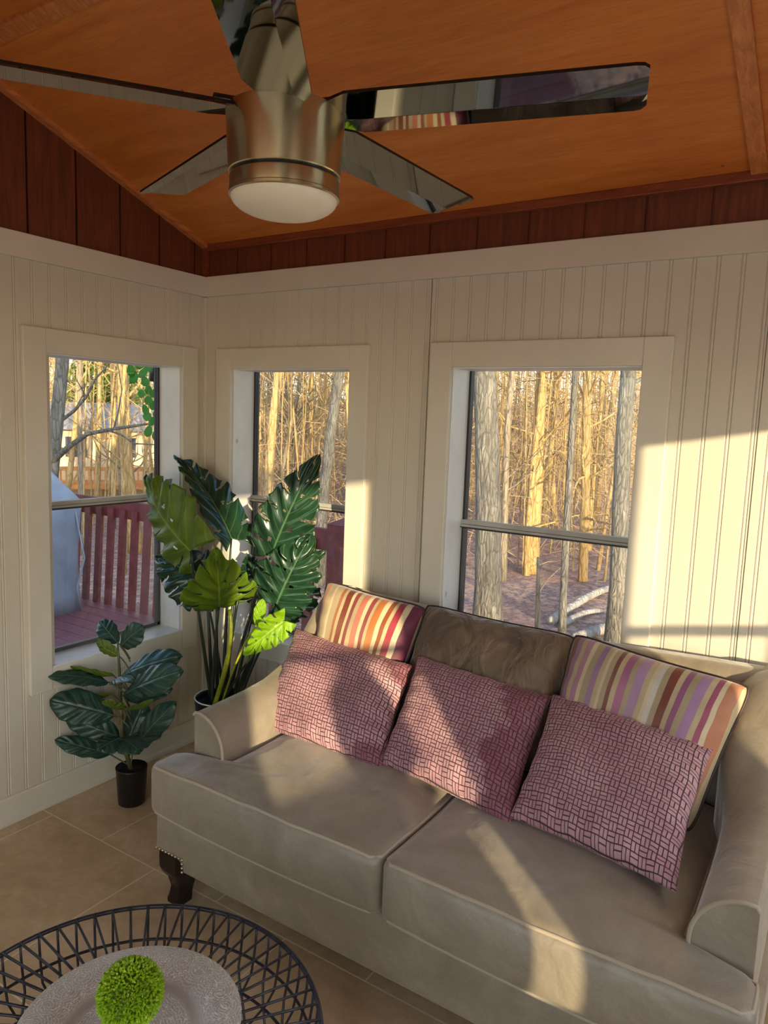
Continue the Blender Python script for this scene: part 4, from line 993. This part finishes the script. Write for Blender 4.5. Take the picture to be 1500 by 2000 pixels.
near_tree('forest_tree', (-2.386,13.848,-0.853), (-2.505,13.812,2.825), .16, 'forked tan tree right of the thin grey sapling', M['barksun'], 10, .07, 20, 6, .2)
near_tree('forest_tree', (0.268,6.493,-0.918), (0.277,6.496,2.247), .22, 'lichen-covered tree at the right edge of the right-hand window', M['oak'], 11, .05, 10, 7, .3)
near_tree('forest_tree', (-4.386,16.340,-0.881), (-4.102,16.443,3.036), .17, 'slanting golden tree behind the thin grey sapling', M['barksun'], 9, .1, 16, 8)
near_tree('forest_tree', (-4.431,17.387,-0.981), (-4.613,17.322,3.107), .15, 'upright tan tree behind the thin grey sapling', M['barksun'], 10, .07, 16, 9)
near_tree('forest_tree', (-7.383,8.823,-0.239), (-7.290,8.905,2.477), .21, 'broad golden tree trunk in the left part of the corner-side far window', M['barksun'], 11, .06, 12, 10, .25)
near_tree('forest_tree', (-4.708,7.139,0.013), (-4.561,7.248,2.334), .20, 'grey leaning trunk in the right part of the corner-side far window', M['oak'], 11, .04, 10, 11, .3)
near_tree('forest_tree', (-8.577,11.731,-0.574), (-8.698,11.636,2.694), .12, 'slim tan trunk in the middle of the corner-side far window', M['barksun'], 10, .05, 16, 12)
near_tree('forest_tree', (-9.758,6.159,-0.159), (-9.760,6.156,2.280), .11, 'slim grey trunk just right of the leaning grey tree', M['bark'], 10, .04, 10, 13)
near_tree('forest_tree', (-13.650,9.313,-0.730), (-13.615,9.362,2.549), .15, 'tan trunk in the middle of the left window', M['barksun'], 10, .05, 10, 14)
near_tree('forest_tree', (-11.841,8.397,-0.504), (-11.832,8.409,2.465), .13, 'bright golden trunk right of centre in the left window', M['barksun'], 11, .03, 10, 15)
near_tree('forest_tree', (-9.198,6.911,-0.262), (-9.269,6.821,2.328), .26, 'wide golden trunk at the right of the left window', M['barksun'], 11, .05, 14, 16, .25)
near_tree('forest_tree', (-14.898,10.985,-0.960), (-14.930,10.943,2.678), .11, 'narrow grey trunk between two golden trunks in the left window', M['bark'], 10, .05, 14, 17)
near_tree('tree_stub', (-0.706,6.399,-0.928), (-0.752,6.382,0.078), .09, 'broken dark tree stub left of the thin grey sapling', M['bark'], 1.15, .03, 2, 18, .4)
# logs on the ground
def log(a, b, ra, rb_, label, bend=.1, group='fallen logs'):
    a = Vector(a); b = Vector(b); a.z = gz(a.x, a.y) + ra*.7; b.z = gz(b.x, b.y) + rb_*.7
    m = (a+b)/2; m.z = gz(m.x, m.y) + bend + (ra+rb_)/2; bm = BM(); tube(bm, bez(a, m, b, 10), [lerp(ra, rb_, i/10) for i in range(11)], 9)
    tag(obj('fallen_log', bm, M['log'], None, origin=tuple(a)), label, 'log', group)
log((-0.795,7.154,-1.200), (-0.781,10.239,-1.200), .07, .055, 'longest pale fallen log, slanting up towards the right-hand tree', .15)
log((-0.622,7.076,-1.200), (-0.493,8.443,-1.200), .05, .04, 'short grey fallen log just below the longest one')
log((-0.252,6.503,-1.200), (0.279,7.962,-1.200), .07, .07, 'pale fallen log nearest the house, above the striped cushion')
log((-5.002,13.666,-1.200), (-4.350,15.495,-1.200), .06, .05, 'thin fallen log far back among the trees')

# far forest: a few tree shapes copied around
protos = []
for k in range(9):
    r = random.Random(100+k); h = r.uniform(10, 14); dia = r.uniform(.05, .16)
    pts = trunk_path((0,0,0), (r.uniform(-.12,.12), r.uniform(-.12,.12), 1.6), h, r.uniform(.03,.12), r, 10)
    bm = BM(); tube(bm, pts, [dia/2*(1 - .7*i/10) for i in range(11)], 8)
    branches(bm, pts, max(dia/2, .07), r, 26, .06, (1.0, 2.8), 3)
    me = bpy.data.meshes.new('bare_tree'); bm.to_mesh(me); bm.free(); me.materials.append(M['barksun'] if k % 3 else M['bark'])
    for f in me.polygons: f.use_smooth = True
    protos.append(me)
r = random.Random(5); placed = []
tries = 0
while len(placed) < 298 and tries < 9000:
    tries += 1
    a = math.radians(r.uniform(100, 152)); d = 12.5 + 44*r.random()**.9
    x, y = 2.5 + d*math.cos(a), -2.4 + d*math.sin(a)
    if math.degrees(a) > 137 and d < 27: 
        if r.random() < .45: continue
    if any((x-p[0])**2 + (y-p[1])**2 < 1.0 for p in placed): continue
    placed.append((x, y)); o = bpy.data.objects.new('bare_tree', protos[r.randrange(9)]); C.objects.link(o)
    o.location = (x, y, gz(x, y)-.05); o.rotation_euler = (0, 0, r.uniform(0, 6.28)); s_ = r.uniform(.8, 1.2); o.scale = (s_, s_, s_)
    tag(o, 'bare slender woodland tree lit gold by low sun, in the dense wood behind the house', 'tree', 'bare trees of the wood')
# undergrowth of fine twigs nobody could count
bm = BM(); r = random.Random(6)
for k in range(26000):
    a = math.radians(r.uniform(99, 153)); d = 13 + 42*r.random()**.8; x, y = 2.5 + d*math.cos(a), -2.4 + d*math.sin(a)
    if math.degrees(a) > 138 and d < 26: continue
    z0 = gz(x, y) + r.random()**1.1*(6.2 if r.random() < .75 else 1.5); L = r.uniform(.5, 1.6)
    d1 = Vector((r.gauss(0,1), r.gauss(0,1), r.uniform(-.1, 1.6))).normalized(); d2 = (d1 + Vector([r.gauss(0,.35) for _ in range(3)])).normalized()
    p = Vector((x, y, z0)); w_ = r.uniform(.004, .010)*(d/22)
    tube(bm, [p, p + d1*L*.5, p + d1*L*.5 + d2*L*.5], [w_, w_*.8, w_*.4], 3, False)
bs = BM(); r = random.Random(12)
for k in range(900):
    a = math.radians(r.uniform(99, 153)); d = 12 + 46*r.random()**.8; x, y = 2.5 + d*math.cos(a), -2.4 + d*math.sin(a)
    if math.degrees(a) > 138 and 19 < d < 30: continue
    h = r.uniform(3, 9); lx, ly = r.gauss(0, .06)*h, r.gauss(0, .06)*h; z0 = gz(x, y) - .05; rr = r.uniform(.008, .032)
    tube(bs, [(x + lx*t*t + .05*math.sin(t*7 + k), y + ly*t, z0 + h*t) for t in (0, .25, .5, .75, 1)], [rr, rr*.9, rr*.75, rr*.55, rr*.25], 4, False)
tag(obj('sapling_thicket', bs, M['barksun'], None), 'countless thin sapling stems filling the gaps of the wood', 'saplings', kind='stuff')
tag(obj('twig_thicket', bm, M['twig'], None), 'haze of fine bare twigs between the woodland trees', 'twigs', kind='stuff')
r = random.Random(77)
for k in range(52):
    s_ = r.uniform(5, 38); off = r.uniform(.9, 15) if k % 5 else r.uniform(15, 30)
    if -3.4 < off < .9: continue
    x, y = XR + s_, off - .8*s_
    o = bpy.data.objects.new('bare_tree', protos[r.randrange(9)]); C.objects.link(o); o.location = (x, y, gz(x, y)-.05); o.rotation_euler = (0, 0, r.uniform(0, 6.28))
    tag(o, 'bare woodland tree on the sunny side of the house, outside the photo', 'tree', 'bare trees on the sunny side')
# sunny side of the house: trees whose trunks break up the low sun
def sunpt(y0, s, off=0):   # a point on the way to the sun, seen through the side windows
    return (XR + s, y0 - .8*s + off, GZ)
near_tree('sapling', sunpt(-.84, .8), (sunpt(-.84, .8)[0], sunpt(-.84, .8)[1]+.03, 1), .042, 'thin sapling outside the side window nearest the far wall', M['bark'], 4, .0, 0, 32, .8)
near_tree('forest_tree', sunpt(-2.74, 3.5), (*sunpt(-2.72, 3.5)[:2], 1), .05, 'twiggy young tree outside the rear side window', M['bark'], 7, .03, 8, 33, .05)
near_tree('forest_tree', sunpt(-2.46, 5), (*sunpt(-2.50, 5)[:2], 1), .024, 'second twiggy young tree outside the rear side window', M['bark'], 7, .03, 5, 34, .05)

# evergreen shrubs and neighbouring houses
def bush(c, rx, rz, label, seed):
    bm = BM(); r = random.Random(seed)
    for k in range(1500):
        zz = r.uniform(-1, 1); a = r.uniform(0, 6.283); q = math.sqrt(1-zz*zz); rr = r.uniform(.6, 1)
        p = Vector((c[0] + rx*rr*q*math.cos(a)*(1-.3*zz), c[1] + rx*rr*q*math.sin(a)*(1-.3*zz), c[2] + rz*rr*zz)); s = .10
        u = Vector([r.gauss(0,1) for _ in range(3)]).normalized()*s; v = u.orthogonal().normalized()*s*.5
        f = bm.faces.new([bm.verts.new(p-u), bm.verts.new(p+v), bm.verts.new(p+u), bm.verts.new(p-v)])
    tag(obj('evergreen_tree', bm, M['evergreen'], None, origin=c), label, 'tree', 'evergreens by the neighbouring house')
bush((-19.437,13.255,1.947), 1.0, 1.5, 'yellow-green evergreen rising behind the cream house, on the left', 1)
bush((-19.648,14.650,2.187), 1.1, 1.9, 'taller dark evergreen rising behind the cream house, on the right', 2)
def housebox(root, name, a, b, mat): 
    bm = BM(); box(bm, a, b); return obj(name, bm, mat, root, False)
hp = Vector((-16.575,12.084,0.309)); hd = Vector((hp.x-2.546, hp.y+2.42, 0)).normalized(); hs = Vector((hd.y, -hd.x, 0))
def hpart(root, name, s0, s1, d0, d1, z0, z1, mat):
    bm = BM(); v = []
    for z in (z0, z1):
        for s, dd in ((s0,d0),(s1,d0),(s1,d1),(s0,d1)): q = Vector((hp.x, hp.y, 0)) + hs*s + hd*dd; v.append(bm.verts.new((q.x, q.y, z)))
    for q in ((3,2,1,0),(4,5,6,7),(0,1,5,4),(1,2,6,5),(2,3,7,6),(3,0,4,7)): bm.faces.new([v[i] for i in q])
    bmesh.ops.recalc_face_normals(bm, faces=bm.faces); return obj(name, bm, mat, root, False)
house = thing('house', 'cream house with a grey roof and cedar deck seen through the left window', 'house', (hp.x, hp.y, GZ))
hpart(house, 'wall', -2.6, 2.4, 0, 4, GZ-.3, .95, M['siding2'])
for s0, s1 in ((-1.4, -.8), (.1, .6), (1.3, 1.9)): hpart(house, 'window', s0, s1, -.04, 0, .1, .7, M['winblue'])
bm = BM(); A = []
for s in (-2.9, 2.7):
    for dd, z in ((-.4, .92), (2, 1.75), (4.4, .92), (2, 1.6)): q = Vector((hp.x, hp.y, 0)) + hs*s + hd*dd; A.append(bm.verts.new((q.x, q.y, z)))
for q in ((0,1,5,4),(1,2,6,5),(2,3,7,6),(3,0,4,7),(0,3,2,1),(4,5,6,7)): bm.faces.new([A[i] for i in q])
bmesh.ops.recalc_face_normals(bm, faces=bm.faces); obj('roof', bm, M['roof2'], house, False)
hpart(house, 'deck_floor', -2.2, 1.2, -1.6, -.02, -.72, -.60, M['cedar']); hpart(house, 'deck_rail', -2.2, 1.2, -1.6, -1.55, -.20, -.08, M['cedar'])
for k in range(24): hpart(house, 'deck_baluster', -2.2 + k*.147, -2.15 + k*.147, -1.6, -1.56, -.60, -.20, M['cedar'])
for s in (-2.15, -.5, 1.1): hpart(house, 'deck_post', s, s+.12, -1.55, -1.43, GZ-.2, -.72, M['cedar'])
def farhouse(p, wd, z0, z1, label, roofz, mat):
    p = Vector(p); dd = Vector((p.x-2.546, p.y+2.42, 0)).normalized(); ss = Vector((dd.y, -dd.x, 0)); root = thing('house', label, 'house', (p.x, p.y, GZ))
    bm = BM(); v = []
    for z in (z0, z1):
        for s, q in ((-wd,0),(wd,0),(wd,4),(-wd,4)): t = p + ss*s + dd*q; v.append(bm.verts.new((t.x, t.y, z)))
    for q in ((3,2,1,0),(4,5,6,7),(0,1,5,4),(1,2,6,5),(2,3,7,6),(3,0,4,7)): bm.faces.new([v[i] for i in q])
    bmesh.ops.recalc_face_normals(bm, faces=bm.faces); obj('wall', bm, mat, root, False)
    bm = BM(); v = []
    for s in (-wd-.3, wd+.3):
        for q, z in ((-.3, z1), (2, roofz), (4.3, z1)): t = p + ss*s + dd*q; v.append(bm.verts.new((t.x, t.y, z)))
    for q in ((0,1,4,3),(1,2,5,4),(0,3,5,2),(0,2,1),(3,4,5)): bm.faces.new([v[i] for i in q])
    bmesh.ops.recalc_face_normals(bm, faces=bm.faces); obj('roof', bm, M['roof2'], root, False)
farhouse((-9.269,42.036,-0.358), 1.2, -1.4, .2, 'pale little house deep in the wood, at the right of the right-hand window', .9, M['siding2'])
bm = BM(); q = Vector((-10.740,33.181,-1.117)); rbox(bm, (q.x-.8, q.y-.5, GZ-.1), (q.x+.8, q.y+.5, -.4), .2, 4, 3); tag(obj('tarp_pile', bm, M['bluetarp'], None, origin=(q.x, q.y, GZ)), 'blue tarpaulin-covered pile far back in the wood', 'tarpaulin')
